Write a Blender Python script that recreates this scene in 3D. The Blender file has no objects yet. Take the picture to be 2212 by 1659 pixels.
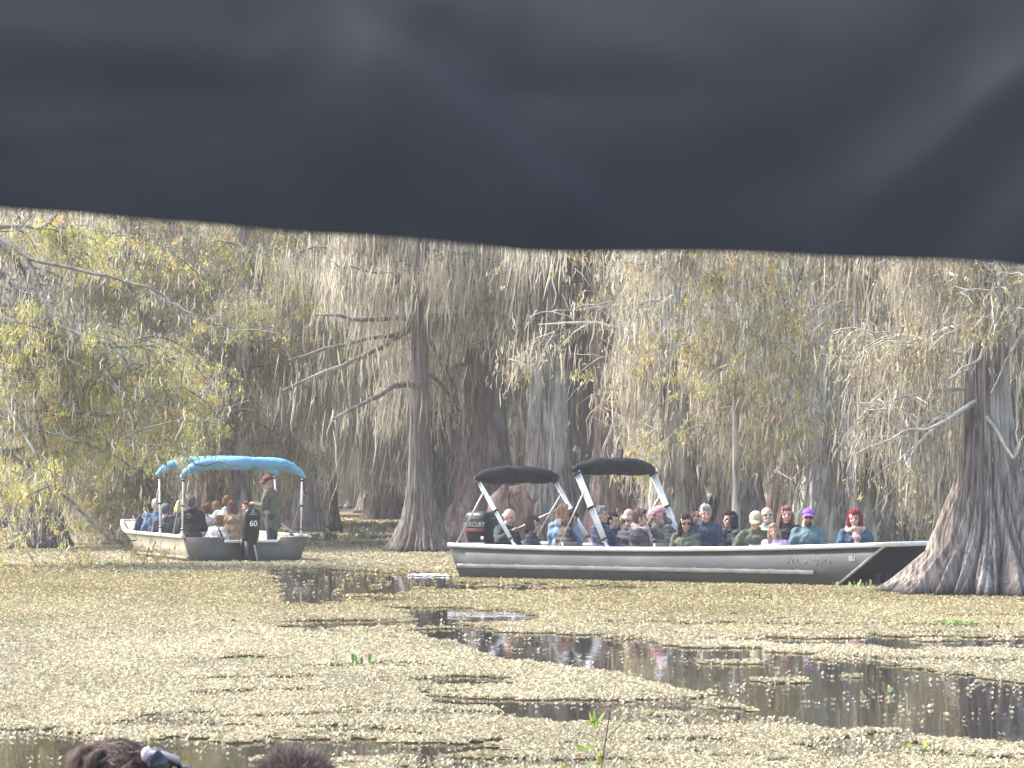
import bpy, bmesh, math, random
import numpy as np
from mathutils import Vector, Matrix, Euler
R = math.radians
# ---------------------------------------------------------------- camera, sky, sun, exposure
FPX, CW, CH, HOR, CAMZ = 7373.0, 2212.0, 1659.0, 1040.0, 1.52
TILT = math.atan((HOR - CH/2)/FPX)
scene = bpy.context.scene
cam_d = bpy.data.cameras.new("camera"); cam = bpy.data.objects.new("camera", cam_d)
scene.collection.objects.link(cam); scene.camera = cam
cam.location = (0, 0, CAMZ); cam.rotation_euler = (math.pi/2 + TILT, 0, 0)
cam_d.sensor_width = 36.0; cam_d.lens = 36.0*FPX/CW
cam_d.clip_start = 0.05; cam_d.clip_end = 3000
cam_d.dof.use_dof = True; cam_d.dof.focus_distance = 58.0; cam_d.dof.aperture_fstop = 25.0
world = bpy.data.worlds.new("World"); scene.world = world; world.use_nodes = True
wn = world.node_tree.nodes; wl = world.node_tree.links
SUN_EL, SUN_AZ = 47.0, -68.0       # azimuth measured from +Y towards +X: the sun stands to the left
sky = wn.new("ShaderNodeTexSky"); sky.sky_type = 'NISHITA'; sky.sun_disc = False
sky.sun_elevation = R(SUN_EL); sky.sun_rotation = R(SUN_AZ); sky.air_density = 1.0; sky.dust_density = 4.0
wn["Background"].inputs["Strength"].default_value = 0.15
wl.new(sky.outputs[0], wn["Background"].inputs["Color"])
sun_d = bpy.data.lights.new("sun", 'SUN'); sun_d.energy = 2.2; sun_d.angle = R(8.0); sun_d.color = (1.0, .96, .91)
sun = bpy.data.objects.new("sun", sun_d); scene.collection.objects.link(sun)
sdir = Vector((math.sin(R(SUN_AZ))*math.cos(R(SUN_EL)), math.cos(R(SUN_AZ))*math.cos(R(SUN_EL)), math.sin(R(SUN_EL))))
sun.rotation_euler = sdir.to_track_quat('Z', 'Y').to_euler(); sun.location = (-40, 40, 60)
scene.view_settings.view_transform = 'Standard'; scene.view_settings.look = 'None'
scene.view_settings.exposure = 1.85; scene.view_settings.gamma = 1.0

C = scene.collection
rng = np.random.default_rng(7); random.seed(7)
# ---------------------------------------------------------------- helpers
def P(px, py, Y):
    """world point seen at photo position (px, py) (2212-wide) at forward distance Y"""
    xc = (px - CW/2)/FPX; yc = (CH/2 - py)/FPX
    dy = math.cos(TILT) - yc*math.sin(TILT); dz = math.sin(TILT) + yc*math.cos(TILT)
    return Vector((xc*Y/dy, Y, CAMZ + dz*Y/dy))
def dist_at(py): return CAMZ*FPX/(py - HOR)
def to_px(x, y, z=0.0):
    return CW/2 + FPX*x/y, HOR - FPX*(z - CAMZ)/y
def tag(o, label=None, cat=None, group=None, kind=None):
    if label: o["label"] = label
    if cat: o["category"] = cat
    if group: o["group"] = group
    if kind: o["kind"] = kind
    return o
def empty(name, loc=(0, 0, 0), rz=0.0):
    o = bpy.data.objects.new(name, None); C.objects.link(o); o.location = loc; o.rotation_euler = (0, 0, rz)
    o.empty_display_size = .2
    return o
def npmesh(name, V, F, mats, parent=None, col=None, smooth=False, mi=None):
    V = np.asarray(V, dtype=np.float32).reshape(-1, 3); F = np.asarray(F, dtype=np.int32)
    k = F.shape[1]; n = F.shape[0]
    me = bpy.data.meshes.new(name)
    me.vertices.add(len(V)); me.vertices.foreach_set("co", V.ravel())
    me.loops.add(n*k); me.loops.foreach_set("vertex_index", F.ravel())
    me.polygons.add(n); me.polygons.foreach_set("loop_start", np.arange(0, n*k, k, dtype=np.int32))
    try: me.polygons.foreach_set("loop_total", np.full(n, k, dtype=np.int32))
    except Exception: pass
    if smooth: me.polygons.foreach_set("use_smooth", np.ones(n, dtype=bool))
    if mi is not None: me.polygons.foreach_set("material_index", np.asarray(mi, dtype=np.int32))
    if col is not None:
        a = me.color_attributes.new("Col", 'FLOAT_COLOR', 'POINT')
        c4 = np.ones((len(V), 4), dtype=np.float32); c4[:, :3] = col
        a.data.foreach_set("color", c4.ravel())
    me.update(calc_edges=True)
    for m in (mats if isinstance(mats, (list, tuple)) else [mats]): me.materials.append(m)
    o = bpy.data.objects.new(name, me); C.objects.link(o)
    if parent is not None: o.parent = parent
    return o
class Geo:
    """collects triangles and quads (quads stored as tris) of several shapes into one mesh"""
    def __init__(s): s.V = []; s.F = []; s.n = 0
    def add(s, V, F, M=None):
        V = np.asarray(V, float).reshape(-1, 3)
        if M is not None:
            A = np.array(M); V = V @ A[:3, :3].T + A[:3, 3]
        F = np.asarray(F, int)
        if F.shape[1] == 4: F = np.vstack([F[:, [0, 1, 2]], F[:, [0, 2, 3]]])
        s.V.append(V); s.F.append(F + s.n); s.n += len(V); return s
    def build(s, name, mat, parent=None, smooth=False, col=None):
        return npmesh(name, np.vstack(s.V), np.vstack(s.F), mat, parent, col, smooth)
    def box(s, x0, x1, y0, y1, z0, z1, M=None):
        V = [(x, y, z) for x in (x0, x1) for y in (y0, y1) for z in (z0, z1)]
        return s.add(V, [(0, 1, 3, 2), (4, 6, 7, 5), (0, 4, 5, 1), (2, 3, 7, 6), (0, 2, 6, 4), (1, 5, 7, 3)], M)
    def tube(s, pts, rad, k=8, M=None, cap=True, sq=1.0):
        V, F = tube_np(pts, rad, k, cap); return s.add(V, F, M)
    def ell(s, c, r, M=None, Rm=None):
        V = SPH_V*np.array(r)
        if Rm is not None: V = V @ np.array(Rm.to_3x3()).T
        return s.add(V + np.array(c), SPH_F, M)
def tube_np(pts, rad, k=6, cap=True):
    p = np.asarray(pts, float); n = len(p); rad = np.broadcast_to(np.asarray(rad, float), (n,))
    t = np.gradient(p, axis=0); t /= np.linalg.norm(t, axis=1)[:, None] + 1e-9
    ref = np.array([0, 0, 1.0]) if abs(t[:, 2]).mean() < .8 else np.array([1.0, 0, 0])
    a = np.cross(t, ref); a /= np.linalg.norm(a, axis=1)[:, None] + 1e-9
    b = np.cross(t, a)
    th = np.arange(k)*2*np.pi/k
    V = p[:, None, :] + rad[:, None, None]*(np.cos(th)[None, :, None]*a[:, None, :] + np.sin(th)[None, :, None]*b[:, None, :])
    V = V.reshape(-1, 3)
    i = np.arange(n-1)[:, None]*k; j = np.arange(k)[None, :]; j2 = (j+1) % k
    F = np.stack([i+j, i+j2, i+k+j2, i+k+j], -1).reshape(-1, 4)
    F = np.vstack([F[:, [0, 1, 2]], F[:, [0, 2, 3]]])
    if cap:
        V = np.vstack([V, p[0], p[-1]]); q = n*k
        j = np.arange(k); j2 = (j+1) % k
        F = np.vstack([F, np.stack([np.full(k, q), j2, j], -1), np.stack([np.full(k, q+1), (n-1)*k+j, (n-1)*k+j2], -1)])
    return V, F
def _sph():
    bm = bmesh.new(); bmesh.ops.create_icosphere(bm, subdivisions=2, radius=1.0)
    V = np.array([v.co[:] for v in bm.verts]); F = np.array([[v.index for v in f.verts] for f in bm.faces]); bm.free()
    return V, F
SPH_V, SPH_F = _sph()
def _hash(ix, iy, seed):
    h = (ix.astype(np.int64)*374761393 + iy.astype(np.int64)*668265263 + seed*1442695041) & 0xffffffff
    h = ((h ^ (h >> 13))*1274126177) & 0xffffffff
    return ((h ^ (h >> 16)) & 0xffff)/65535.0
def vnoise(x, y, seed=0):
    ix = np.floor(x); iy = np.floor(y); fx = x-ix; fy = y-iy
    ix = ix.astype(np.int64); iy = iy.astype(np.int64)
    fx = fx*fx*(3-2*fx); fy = fy*fy*(3-2*fy)
    a = _hash(ix, iy, seed); b = _hash(ix+1, iy, seed); c = _hash(ix, iy+1, seed); d = _hash(ix+1, iy+1, seed)
    return (a*(1-fx)+b*fx)*(1-fy) + (c*(1-fx)+d*fx)*fy
def fbm(x, y, seed=0, o=3):
    s = 0; a = .5; t = 0
    for k in range(o): s = s + a*vnoise(x*2**k, y*2**k, seed+k*17); t += a; a *= .5
    return s/t
# ---------------------------------------------------------------- materials
def mat(name, rough=.6, metal=0.0, spec=.5, color=(.5, .5, .5)):
    m = bpy.data.materials.new(name); m.use_nodes = True
    b = m.node_tree.nodes["Principled BSDF"]
    b.inputs["Base Color"].default_value = (*color, 1); b.inputs["Roughness"].default_value = rough
    b.inputs["Metallic"].default_value = metal; b.inputs["Specular IOR Level"].default_value = spec
    return m, m.node_tree.nodes, m.node_tree.links, b
def noise_mat(name, c1, c2, scale=(8, 8, 8), detail=5, rough=.7, bump=.2, bdist=.01, metal=0.0, lo=.35, hi=.65, spec=.4, extra=None):
    m, n, l, b = mat(name, rough, metal, spec)
    tc = n.new("ShaderNodeTexCoord"); mp = n.new("ShaderNodeMapping"); mp.inputs["Scale"].default_value = scale
    no = n.new("ShaderNodeTexNoise"); no.inputs["Scale"].default_value = 1.0; no.inputs["Detail"].default_value = detail
    l.new(tc.outputs["Object"], mp.inputs[0]); l.new(mp.outputs[0], no.inputs["Vector"])
    cr = n.new("ShaderNodeValToRGB"); cr.color_ramp.elements[0].position = lo; cr.color_ramp.elements[1].position = hi
    cr.color_ramp.elements[0].color = (*c1, 1); cr.color_ramp.elements[1].color = (*c2, 1)
    l.new(no.outputs["Fac"], cr.inputs[0]); out = cr.outputs[0]
    if extra:
        es, ec, elo, ehi = extra      # second, patchy layer of another colour
        mp2 = n.new("ShaderNodeMapping"); mp2.inputs["Scale"].default_value = es; mp2.inputs["Location"].default_value = (3, 7, 1)
        n2 = n.new("ShaderNodeTexNoise"); n2.inputs["Scale"].default_value = 1; n2.inputs["Detail"].default_value = 4
        l.new(tc.outputs["Object"], mp2.inputs[0]); l.new(mp2.outputs[0], n2.inputs["Vector"])
        c2_ = n.new("ShaderNodeValToRGB"); c2_.color_ramp.elements[0].position = elo; c2_.color_ramp.elements[1].position = ehi
        l.new(n2.outputs["Fac"], c2_.inputs[0])
        mx = n.new("ShaderNodeMixRGB"); mx.inputs[2].default_value = (*ec, 1)
        l.new(c2_.outputs[0], mx.inputs[0]); l.new(out, mx.inputs[1]); out = mx.outputs[0]
    l.new(out, b.inputs["Base Color"])
    if bump:
        bp = n.new("ShaderNodeBump"); bp.inputs["Strength"].default_value = bump; bp.inputs["Distance"].default_value = bdist
        l.new(no.outputs["Fac"], bp.inputs["Height"]); l.new(bp.outputs[0], b.inputs["Normal"])
    return m
def leaf_mat(name, transl=.45, rough=.7):
    m, n, l, b = mat(name, rough, 0, .2)
    at = n.new("ShaderNodeAttribute"); at.attribute_name = "Col"
    l.new(at.outputs["Color"], b.inputs["Base Color"])
    tr = n.new("ShaderNodeBsdfTranslucent"); l.new(at.outputs["Color"], tr.inputs["Color"])
    mx = n.new("ShaderNodeMixShader"); mx.inputs[0].default_value = transl
    l.new(b.outputs[0], mx.inputs[1]); l.new(tr.outputs[0], mx.inputs[2])
    l.new(mx.outputs[0], n["Material Output"].inputs["Surface"])
    return m
M_moss = leaf_mat("spanish moss", .4); M_leaf = leaf_mat("cypress needles", .58); M_weed = leaf_mat("floating weed", .25)
def bark(name, c1, c2, ec, elo=.5, ehi=.62):
    m = noise_mat(name, c1, c2, (20, 20, 1.5), 9, .92, 1.0, .07, 0, .34, .66, .15, extra=((2.2, 2.2, .8), ec, elo, ehi))
    n = m.node_tree.nodes; l = m.node_tree.links; b = n["Principled BSDF"]
    src = b.inputs["Base Color"].links[0].from_socket
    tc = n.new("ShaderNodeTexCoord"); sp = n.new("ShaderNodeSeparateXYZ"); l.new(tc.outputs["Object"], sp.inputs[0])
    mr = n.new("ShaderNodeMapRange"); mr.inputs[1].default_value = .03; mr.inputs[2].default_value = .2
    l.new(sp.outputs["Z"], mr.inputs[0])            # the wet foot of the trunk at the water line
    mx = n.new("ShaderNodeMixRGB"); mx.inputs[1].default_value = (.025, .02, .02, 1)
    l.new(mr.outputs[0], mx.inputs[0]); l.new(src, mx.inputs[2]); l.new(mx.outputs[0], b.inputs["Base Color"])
    return m
M_hairs = leaf_mat("hair strands", 0.0, .5)
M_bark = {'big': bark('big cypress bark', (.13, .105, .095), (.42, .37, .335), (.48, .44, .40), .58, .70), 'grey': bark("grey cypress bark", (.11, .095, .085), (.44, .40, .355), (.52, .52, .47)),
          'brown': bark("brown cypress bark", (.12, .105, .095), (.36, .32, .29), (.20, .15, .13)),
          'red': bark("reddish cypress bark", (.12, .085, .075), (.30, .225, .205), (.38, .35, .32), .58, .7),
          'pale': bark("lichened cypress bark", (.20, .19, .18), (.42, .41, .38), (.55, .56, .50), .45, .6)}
M_limb = noise_mat("limb bark", (.10, .085, .07), (.24, .22, .18), (6, 6, 6), 5, .9, .6, .02, extra=((1.5, 1.5, 1.5), (.34, .35, .30), .5, .65))
M_limbw = noise_mat("bleached limb bark", (.30, .29, .26), (.54, .53, .48), (6, 6, 6), 5, .85, .5, .02)
# ---------------------------------------------------------------- water
m, n, l, b = mat("swamp water", .035, 0, .5, (.016, .014, .010)); b.inputs["IOR"].default_value = 1.33
tc = n.new("ShaderNodeTexCoord"); mp = n.new("ShaderNodeMapping"); mp.inputs["Scale"].default_value = (1.6, .9, 1)
no = n.new("ShaderNodeTexNoise"); no.inputs["Scale"].default_value = 1.0; no.inputs["Detail"].default_value = 3
l.new(tc.outputs["Object"], mp.inputs[0]); l.new(mp.outputs[0], no.inputs["Vector"])
bp = n.new("ShaderNodeBump"); bp.inputs["Strength"].default_value = .25; bp.inputs["Distance"].default_value = .012
l.new(no.outputs["Fac"], bp.inputs["Height"]); l.new(bp.outputs[0], b.inputs["Normal"])
M_water = m
g = Geo(); g.add([(-900, -60, 0), (900, -60, 0), (900, 1500, 0), (-900, 1500, 0)], [(0, 1, 2, 3)])
tag(g.build("water", M_water), kind="structure")
g = Geo(); g.add([(-900, -60, -1.6), (900, -60, -1.6), (900, 1500, -1.6), (-900, 1500, -1.6)], [(0, 1, 2, 3)])
tag(g.build("ground", noise_mat("swamp mud", (.03, .025, .02), (.06, .05, .035), (1, 1, 1))), kind="structure")
# ---------------------------------------------------------------- floating weed: where the water lies open
POLY = [  # outlines of the open leads, as (px, py) of the photo, laid on the water plane below
 [(590, 1343), (640, 1338), (900, 1342), (1000, 1350), (880, 1358), (700, 1366), (600, 1362)],
 [(850, 1314), (1010, 1314), (1180, 1326), (1150, 1345), (1000, 1352), (1100, 1362), (1310, 1372), (1420, 1392), (1600, 1402), (1780, 1418), (2000, 1448), (2212, 1472), (2400, 1480), (2400, 1600), (2212, 1606), (2000, 1590), (1830, 1580), (1700, 1548), (1560, 1506), (1430, 1480), (1330, 1452), (1180, 1436), (1060, 1422), (1000, 1395), (900, 1372), (870, 1340)],
 [(1560, 1378), (1800, 1375), (2212, 1372), (2400, 1372), (2400, 1398), (2212, 1402), (2050, 1400), (1850, 1398), (1660, 1390)],
 [(1200, 1320), (1500, 1323), (1740, 1328), (1700, 1332), (1400, 1330)],
 [(890, 1470), (1010, 1462), (1120, 1466), (1080, 1478), (960, 1486), (890, 1482)],
 [(900, 1502), (1060, 1508), (1300, 1520), (1500, 1518), (1640, 1524), (1800, 1536), (1900, 1556), (1700, 1552), (1420, 1534), (1300, 1546), (1270, 1566), (1200, 1568), (1150, 1548), (1050, 1534), (930, 1522)],
 [(-200, 1598), (140, 1598), (260, 1604), (380, 1596), (600, 1594), (860, 1602), (1100, 1612), (1120, 1626), (900, 1640), (600, 1660), (200, 1690), (-200, 1700)],
 [(380, 1424), (470, 1420), (640, 1428), (560, 1432), (420, 1432)],
 [(560, 1236), (640, 1228), (900, 1238), (1000, 1246), (1000, 1262), (1250, 1264), (1500, 1272), (1300, 1276), (900, 1280), (700, 1296), (620, 1300), (590, 1270)],
 [(600, 1296), (850, 1290), (900, 1298), (700, 1312), (620, 1310)],
 [(690, 1135), (840, 1132), (850, 1160), (700, 1160)],
 [(-200, 1120), (440, 1128), (500, 1150), (300, 1158), (-200, 1144)],
]
def inpoly(x, y, poly):
    r = np.zeros(x.shape, bool); n_ = len(poly)
    for i in range(n_):
        x0, y0 = poly[i]; x1, y1 = poly[(i+1) % n_]
        if y0 == y1: continue
        c = ((y0 > y) != (y1 > y)) & (x < (x1-x0)*(y-y0)/(y1-y0)+x0); r ^= c
    return r
def weed_density(x, y):
    """0 = open water, 1 = closed carpet"""
    px, py = to_px(x, y); w = (py - HOR)
    n1 = fbm(x*1.4, y*1.1, 3, 4); n2 = fbm(x*3.1, y*2.2, 11, 3); n4 = fbm(x*1.5, y*1.5, 91, 4)
    qx = px + (n1-.5)*110; qy = py + (n1-.5)*w*.045 + (n2-.5)*w*.075
    op = np.zeros(x.shape, bool)
    for k, pl in enumerate(POLY): op |= inpoly(qx, qy, pl)
    near = np.clip((py-1380)/280, 0, 1)
    s = fbm(x*1.0, y*1.25, 29, 4)
    cut = np.where(px < 900, .31, .355) + .16*near*np.where(px > 850, 1.0, .55)
    op2 = s < cut*np.where(py < 1330, .72, 1.0)
    s3 = vnoise(x*2.6, y*3.4, 77)*.6 + vnoise(x*6, y*8, 78)*.4; op2 |= (s3 < .14 + .13*near)
    d = np.where(op, np.where(n4 > .75, .9, .018*(n2 > .55)), np.where(op2, .12, 1.0))
    return d
# closed carpet: one flat sheet cut away over the open leads
def carpet():
    Vs, Fs, off = [], [], 0; cols = []
    for (ya, yb, st) in ((17, 34, .09), (34, 62, .14), (62, 130, .3), (130, 420, 1.4)):
        hw = yb*.2 + 2
        xs = np.arange(-hw, hw, st); ys = np.arange(ya, yb+st*.5, st)
        X, Y = np.meshgrid(xs, ys); nx = len(xs)
        Cx = X[:-1, :-1]+st/2; Cy = Y[:-1, :-1]+st/2
        keep = weed_density(Cx, Cy) > .5
        if ya >= 130: keep &= fbm(Cx*.06, Cy*.02, 5, 3) < .62
        i, j = np.nonzero(keep); a = i*nx + j
        V = np.stack([X.ravel(), Y.ravel(), np.full(X.size, .008)], 1)
        Fs.append(np.stack([a, a+1, a+nx+1, a+nx], 1) + off); Vs.append(V); off += len(V)
    return np.vstack(Vs), np.vstack(Fs)
def weed_color(x, y, nr):
    px, py = to_px(x, y)
    t = np.clip((py-1215)/26, 0, 1)*np.clip((1385-py)/80, 0, 1)*np.clip(.35+fbm(x*.25, y*.12, 41, 3)*1.1, 0, 1)
    t = np.where(py < 1215, .22, t)[:, None]
    c = np.array([.52, .47, .335])*(1-t) + np.array([.37, .318, .165])*t
    c = c*(.78 + .44*fbm(x*.9, y*.35, 61, 3))[:, None]
    r = nr.random(len(x))[:, None]
    c = c*(.58 + .68*nr.random(len(x))[:, None])
    c = np.where(r < .03, np.array([.20, .25, .09]), c); c = np.where((r > .05) & (r < .12), np.array([.30, .22, .12]), c)
    return np.clip(c, 0, .85)
V, F = carpet()
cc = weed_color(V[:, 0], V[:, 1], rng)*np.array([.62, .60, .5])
carp = npmesh("water_weed", V, F, M_weed, col=cc)
tag(carp, "flat mat of pale floating weed lying on the swamp water", "water weed", kind="stuff")
def weed_plants():
    Vs, Fs, Cs, off = [], [], [], 0
    for (ya, yb, s) in ((17.5, 24, .016), (24, 32, .019), (32, 42, .023), (42, 56, .030), (56, 80, .046), (80, 140, .11)):
        hw0 = yb*.17 + .6; dens = .6/(s*s); N = int(2*hw0*(yb-ya)*dens)
        x = rng.uniform(-hw0, hw0, N); y = rng.uniform(ya, yb, N)
        k = (np.abs(x) < y*.17+.6) & (rng.random(N) < weed_density(x, y)); x = x[k]; y = y[k]; N = len(x)
        col = weed_color(x, y, rng); yaw = rng.uniform(0, 2*np.pi, N); sz = s*rng.uniform(.6, 1.5, N)
        h0 = rng.uniform(0, 1, N)**2*s*.25 + .012
        for q in range(2):                       # two cupped leaves to each plant
            a = yaw + q*np.pi + rng.normal(0, .4, N); ux, uy = np.cos(a), np.sin(a); vx, vy = -uy, ux
            tl = rng.uniform(.25, 1.0, N)*sz
            P0 = np.stack([x - vx*sz*.45, y - vy*sz*.45, h0*.6], 1); P1 = np.stack([x + vx*sz*.45, y + vy*sz*.45, h0*.6], 1)
            P2 = np.stack([x + ux*sz*.75 + vx*sz*.33, y + uy*sz*.75 + vy*sz*.33, h0 + tl*.75], 1)
            P3 = np.stack([x + ux*sz*.75 - vx*sz*.33, y + uy*sz*.75 - vy*sz*.33, h0 + tl*.75], 1)
            Vs.append(np.stack([P0, P1, P2, P3], 1).reshape(-1, 3)); Fs.append(np.arange(4*N).reshape(-1, 4)+off); off += 4*N
            Cs.append(np.repeat(col, 4, 0))
    return npmesh("floating_weed", np.vstack(Vs), np.vstack(Fs), M_weed, col=np.vstack(Cs))
tag(weed_plants(), "cream and olive floating water plants crowded over the swamp surface", "water weed", kind="stuff")
# ---------------------------------------------------------------- cypress trees
def trunk_mesh(name, H, r0, rb, hf, seed, m_, parent, lean=(0, 0), nth=72, nz=60, nfl=13, amp=.26, top=None):
    r_ = np.random.default_rng(seed)
    zt = np.concatenate([np.linspace(-.5, 3.2, int(nz*.66), endpoint=False), np.linspace(3.2, H, nz - int(nz*.66))])
    th = np.linspace(0, 2*np.pi, nth, endpoint=False)
    Z, T = np.meshgrid(zt, th, indexing='ij'); zc = np.maximum(Z, 0)
    lob = r_.uniform(.55, 1.35, nfl+1); ph = r_.uniform(0, 6)
    sx = T*nfl/(2*np.pi) + ph + .55*np.sin(T*2+ph) + .35*np.sin(T*5+2*ph) + .16*np.sin(Z*1.7+T*2) + .1*np.sin(Z*5+T*5+ph)
    li = np.floor(sx).astype(int) % nfl; fr = sx - np.floor(sx)
    w = np.sin(np.pi*fr)
    lobe = w**.55
    fl = np.exp(-zc/hf)
    R_ = r0*(1-.55*zc/H) + (rb-r0)*fl*(1 + .22*(lob[li]-1)*w + .10*np.sin(2*T+ph))
    a = amp*np.exp(-zc/(hf*2.2)) + .07
    R_ = R_*(1 + a*(lobe-.7)) 
    sub = np.abs(np.sin(T*nfl*1.5 + 2.2*np.sin(Z*.9+ph) + 3*vnoise(T*3, Z*2.0, seed)))**.7
    R_ *= 1 + (.08+.06*fl)*(sub-.6)
    R_ *= 1 + .07*(fbm(T*4/1.0, Z*1.3, seed, 3)-.5) + (.07)*(vnoise(T*14, Z*2.5, seed+5)-.5)*2
    cx = lean[0]*(zc/H)**1.15*H + .12*r0*np.sin(zc*.6+ph); cy = lean[1]*zc + .1*r0*np.cos(zc*.5)
    V = np.stack([R_*np.cos(T)+cx, R_*np.sin(T)+cy, Z], -1).reshape(-1, 3)
    n1 = len(zt); i = np.arange(n1-1)[:, None]*nth; j = np.arange(nth)[None, :]; j2 = (j+1) % nth
    F = np.stack([i+j, i+j2, i+nth+j2, i+nth+j], -1).reshape(-1, 4)
    return npmesh(name, V, F, m_, parent, smooth=True)
MOSSC = np.array([[.50, .46, .36], [.44, .41, .31], [.60, .56, .45], [.34, .30, .24], [.48, .47, .34], [.30, .24, .20], [.66, .63, .54], [.40, .34, .29]])*1.16
LEAFC = {'green': ([.47, .48, .15], [.56, .52, .16], [.40, .42, .14], [.66, .56, .19], [.62, .42, .15], [.52, .50, .20], [.46, .49, .16], [.58, .55, .22]),
         'rust': ([.52, .49, .17], [.48, .44, .15], [.58, .50, .17], [.46, .46, .16], [.38, .24, .17], [.60, .42, .18], [.55, .52, .24], [.42, .42, .14]),
         'olive': ([.50, .46, .22], [.55, .50, .26], [.44, .41, .22], [.60, .50, .25], [.46, .35, .22])}
def moss_np(A, r_, per=3, L=(.3, 1.3), w=.015, spread=.2, tint=(1, 1, 1)):
    n_ = len(A)*per; A = np.repeat(A, per, 0) + r_.normal(0, 1, (n_, 3))*np.array([spread, spread, spread*.9])
    ln = (L[0]*.6 + (L[1]-L[0]*.6)*r_.random(n_)**2.2)*r_.uniform(.5, 1, n_); ln = np.minimum(ln, np.maximum(A[:, 2]-1.1*r_.random(n_)-.25, .15))
    az = r_.uniform(0, np.pi, n_); ww = w*r_.uniform(.5, 1.5, n_)
    d = np.stack([np.cos(az), np.sin(az), np.zeros(n_)], 1)*ww[:, None]
    dx = r_.normal(0, .10, (n_, 2)) + np.array([-.06, 0])
    lev = []
    for t, wf in ((0, .7), (.35, 1.1), (.7, .75), (1, .12)):
        c = A.copy(); c[:, 2] -= ln*t; c[:, :2] += dx*(ln*t)[:, None] + r_.normal(0, .022, (n_, 2))*min(t*2, 1)
        lev.append(c-d*wf); lev.append(c+d*wf)
    V = np.stack(lev, 1).reshape(-1, 3)
    b_ = np.arange(n_)[:, None]*8
    F = np.concatenate([b_+np.array([[k, k+1, k+3, k+2]]) for k in (0, 2, 4)], 0)
    ci = r_.integers(0, len(MOSSC), len(A)//per)
    col = (np.repeat(MOSSC[ci], per, 0)*.6 + MOSSC[r_.integers(0, len(MOSSC), n_)]*.4)*r_.uniform(.5, 1.35, (n_, 1))*np.array(tint)
    return V, F, np.repeat(col, 8, 0)
def leaf_np(A, pal, r_, per=14, size=.085, w=.013, spread=.13):
    pal = np.array(pal); c = pal[r_.integers(0, len(pal), len(A))]
    n_ = len(A)*per; P0 = np.repeat(A, per, 0)
    # drooping feathery sprays: short needle blades strung along a hanging axis
    ax = r_.normal(0, 1, (len(A), 3)); ax[:, 2] = -np.abs(ax[:, 2])*1.2 - .35; ax /= np.linalg.norm(ax, axis=1)[:, None]
    t = r_.uniform(0, 1, n_); P0 = P0 + np.repeat(ax, per, 0)*(t*spread*2)[:, None] + r_.normal(0, spread*.30, (n_, 3))
    d = r_.normal(0, .6, (n_, 3)); d[:, 2] -= 1.1; d /= np.linalg.norm(d, axis=1)[:, None]
    ln = size*r_.uniform(.5, 1.5, n_)
    s = np.cross(d, r_.normal(0, 1, (n_, 3))); s /= np.linalg.norm(s, axis=1)[:, None]; s *= (w*r_.uniform(.6, 1.4, n_))[:, None]
    Q = P0 + d*ln[:, None]; mid = P0 + d*(ln*.45)[:, None]
    V = np.stack([P0, mid+s, Q, mid-s], 1).reshape(-1, 3); F = np.arange(4*n_).reshape(-1, 4)
    col = np.repeat(c, per, 0)*r_.uniform(.65, 1.3, (n_, 1))
    return V, F, np.repeat(np.clip(col, 0, .8), 4, 0)
def grow(r_, H, r0, lean, zr, nl, Lr, droop, azr=None, sub=7):
    """limbs, branches and twigs; returns tubes and the points along them"""
    tubes = []; pts = []; tips = []
    for i in range(nl):
        z = zr[0] + (zr[1]-zr[0])*((i+r_.random())/nl)
        az = r_.uniform(0, 2*np.pi) if azr is None else r_.uniform(*azr)
        L_ = r_.uniform(*Lr)*(1-.3*(z/H)); el = r_.uniform(-.15, .55); n_ = 9
        p = np.array([lean[0]*z, lean[1]*z, z]); q = [p.copy()]
        a_ = az
        for k in range(n_):
            a_ += r_.normal(0, .16); el += r_.normal(-droop/n_, .12)
            p = p + np.array([math.cos(a_)*math.cos(el), math.sin(a_)*math.cos(el), math.sin(el)])*L_/n_
            p[2] = max(p[2], .5); q.append(p.copy())
        q = np.array(q); rr = min(r0, .24)*r_.uniform(.13, .28)
        tubes.append((q, np.linspace(rr, rr*.22, n_+1), 6)); 
        for k in range(2, n_+1): pts.append(q[k]); pts.append((q[k]+q[k-1])/2)
        for k in range(sub):
            t = r_.uniform(.2, 1)*n_; i0 = min(int(t), n_-1); b0 = q[i0] + (q[i0+1]-q[i0])*(t-i0)
            a2 = a_ + r_.choice([-1, 1])*r_.uniform(.35, 1.2); e2 = r_.uniform(-.7, .45); l2 = L_*r_.uniform(.15, .42); m_ = 5
            p2 = b0.copy(); q2 = [p2.copy()]
            for j in range(m_):
                a2 += r_.normal(0, .22); e2 += r_.normal(-.12, .18)
                p2 = p2 + np.array([math.cos(a2)*math.cos(e2), math.sin(a2)*math.cos(e2), math.sin(e2)])*l2/m_
                p2[2] = max(p2[2], .35); q2.append(p2.copy())
            q2 = np.array(q2); tubes.append((q2, np.linspace(rr*.38, .006, m_+1), 4))
            for j in range(1, m_+1): pts.append(q2[j]); pts.append((q2[j]+q2[j-1])/2)
            for j in range(5):
                s0 = q2[r_.integers(1, m_+1)]; d = r_.normal(0, 1, 3); d[2] -= .6; d /= np.linalg.norm(d)
                s1 = s0 + d*r_.uniform(.15, .5); s2 = s1 + (d + np.array([0, 0, -.5]))*r_.uniform(.1, .35)
                tubes.append((np.array([s0, s1, s2]), np.array([.012, .009, .005]), 3)); tips.append(s1); tips.append(s2)
    return tubes, np.array(pts), np.array(tips)
def tubes_obj(name, tubes, m_, parent):
    Vs, Fs, off = [], [], 0
    for q, rr, k in tubes:
        V, F = tube_np(q, rr, k, False); Vs.append(V); Fs.append(F+off); off += len(V)
    return npmesh(name, np.vstack(Vs), np.vstack(Fs), m_, parent, smooth=True)
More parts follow.
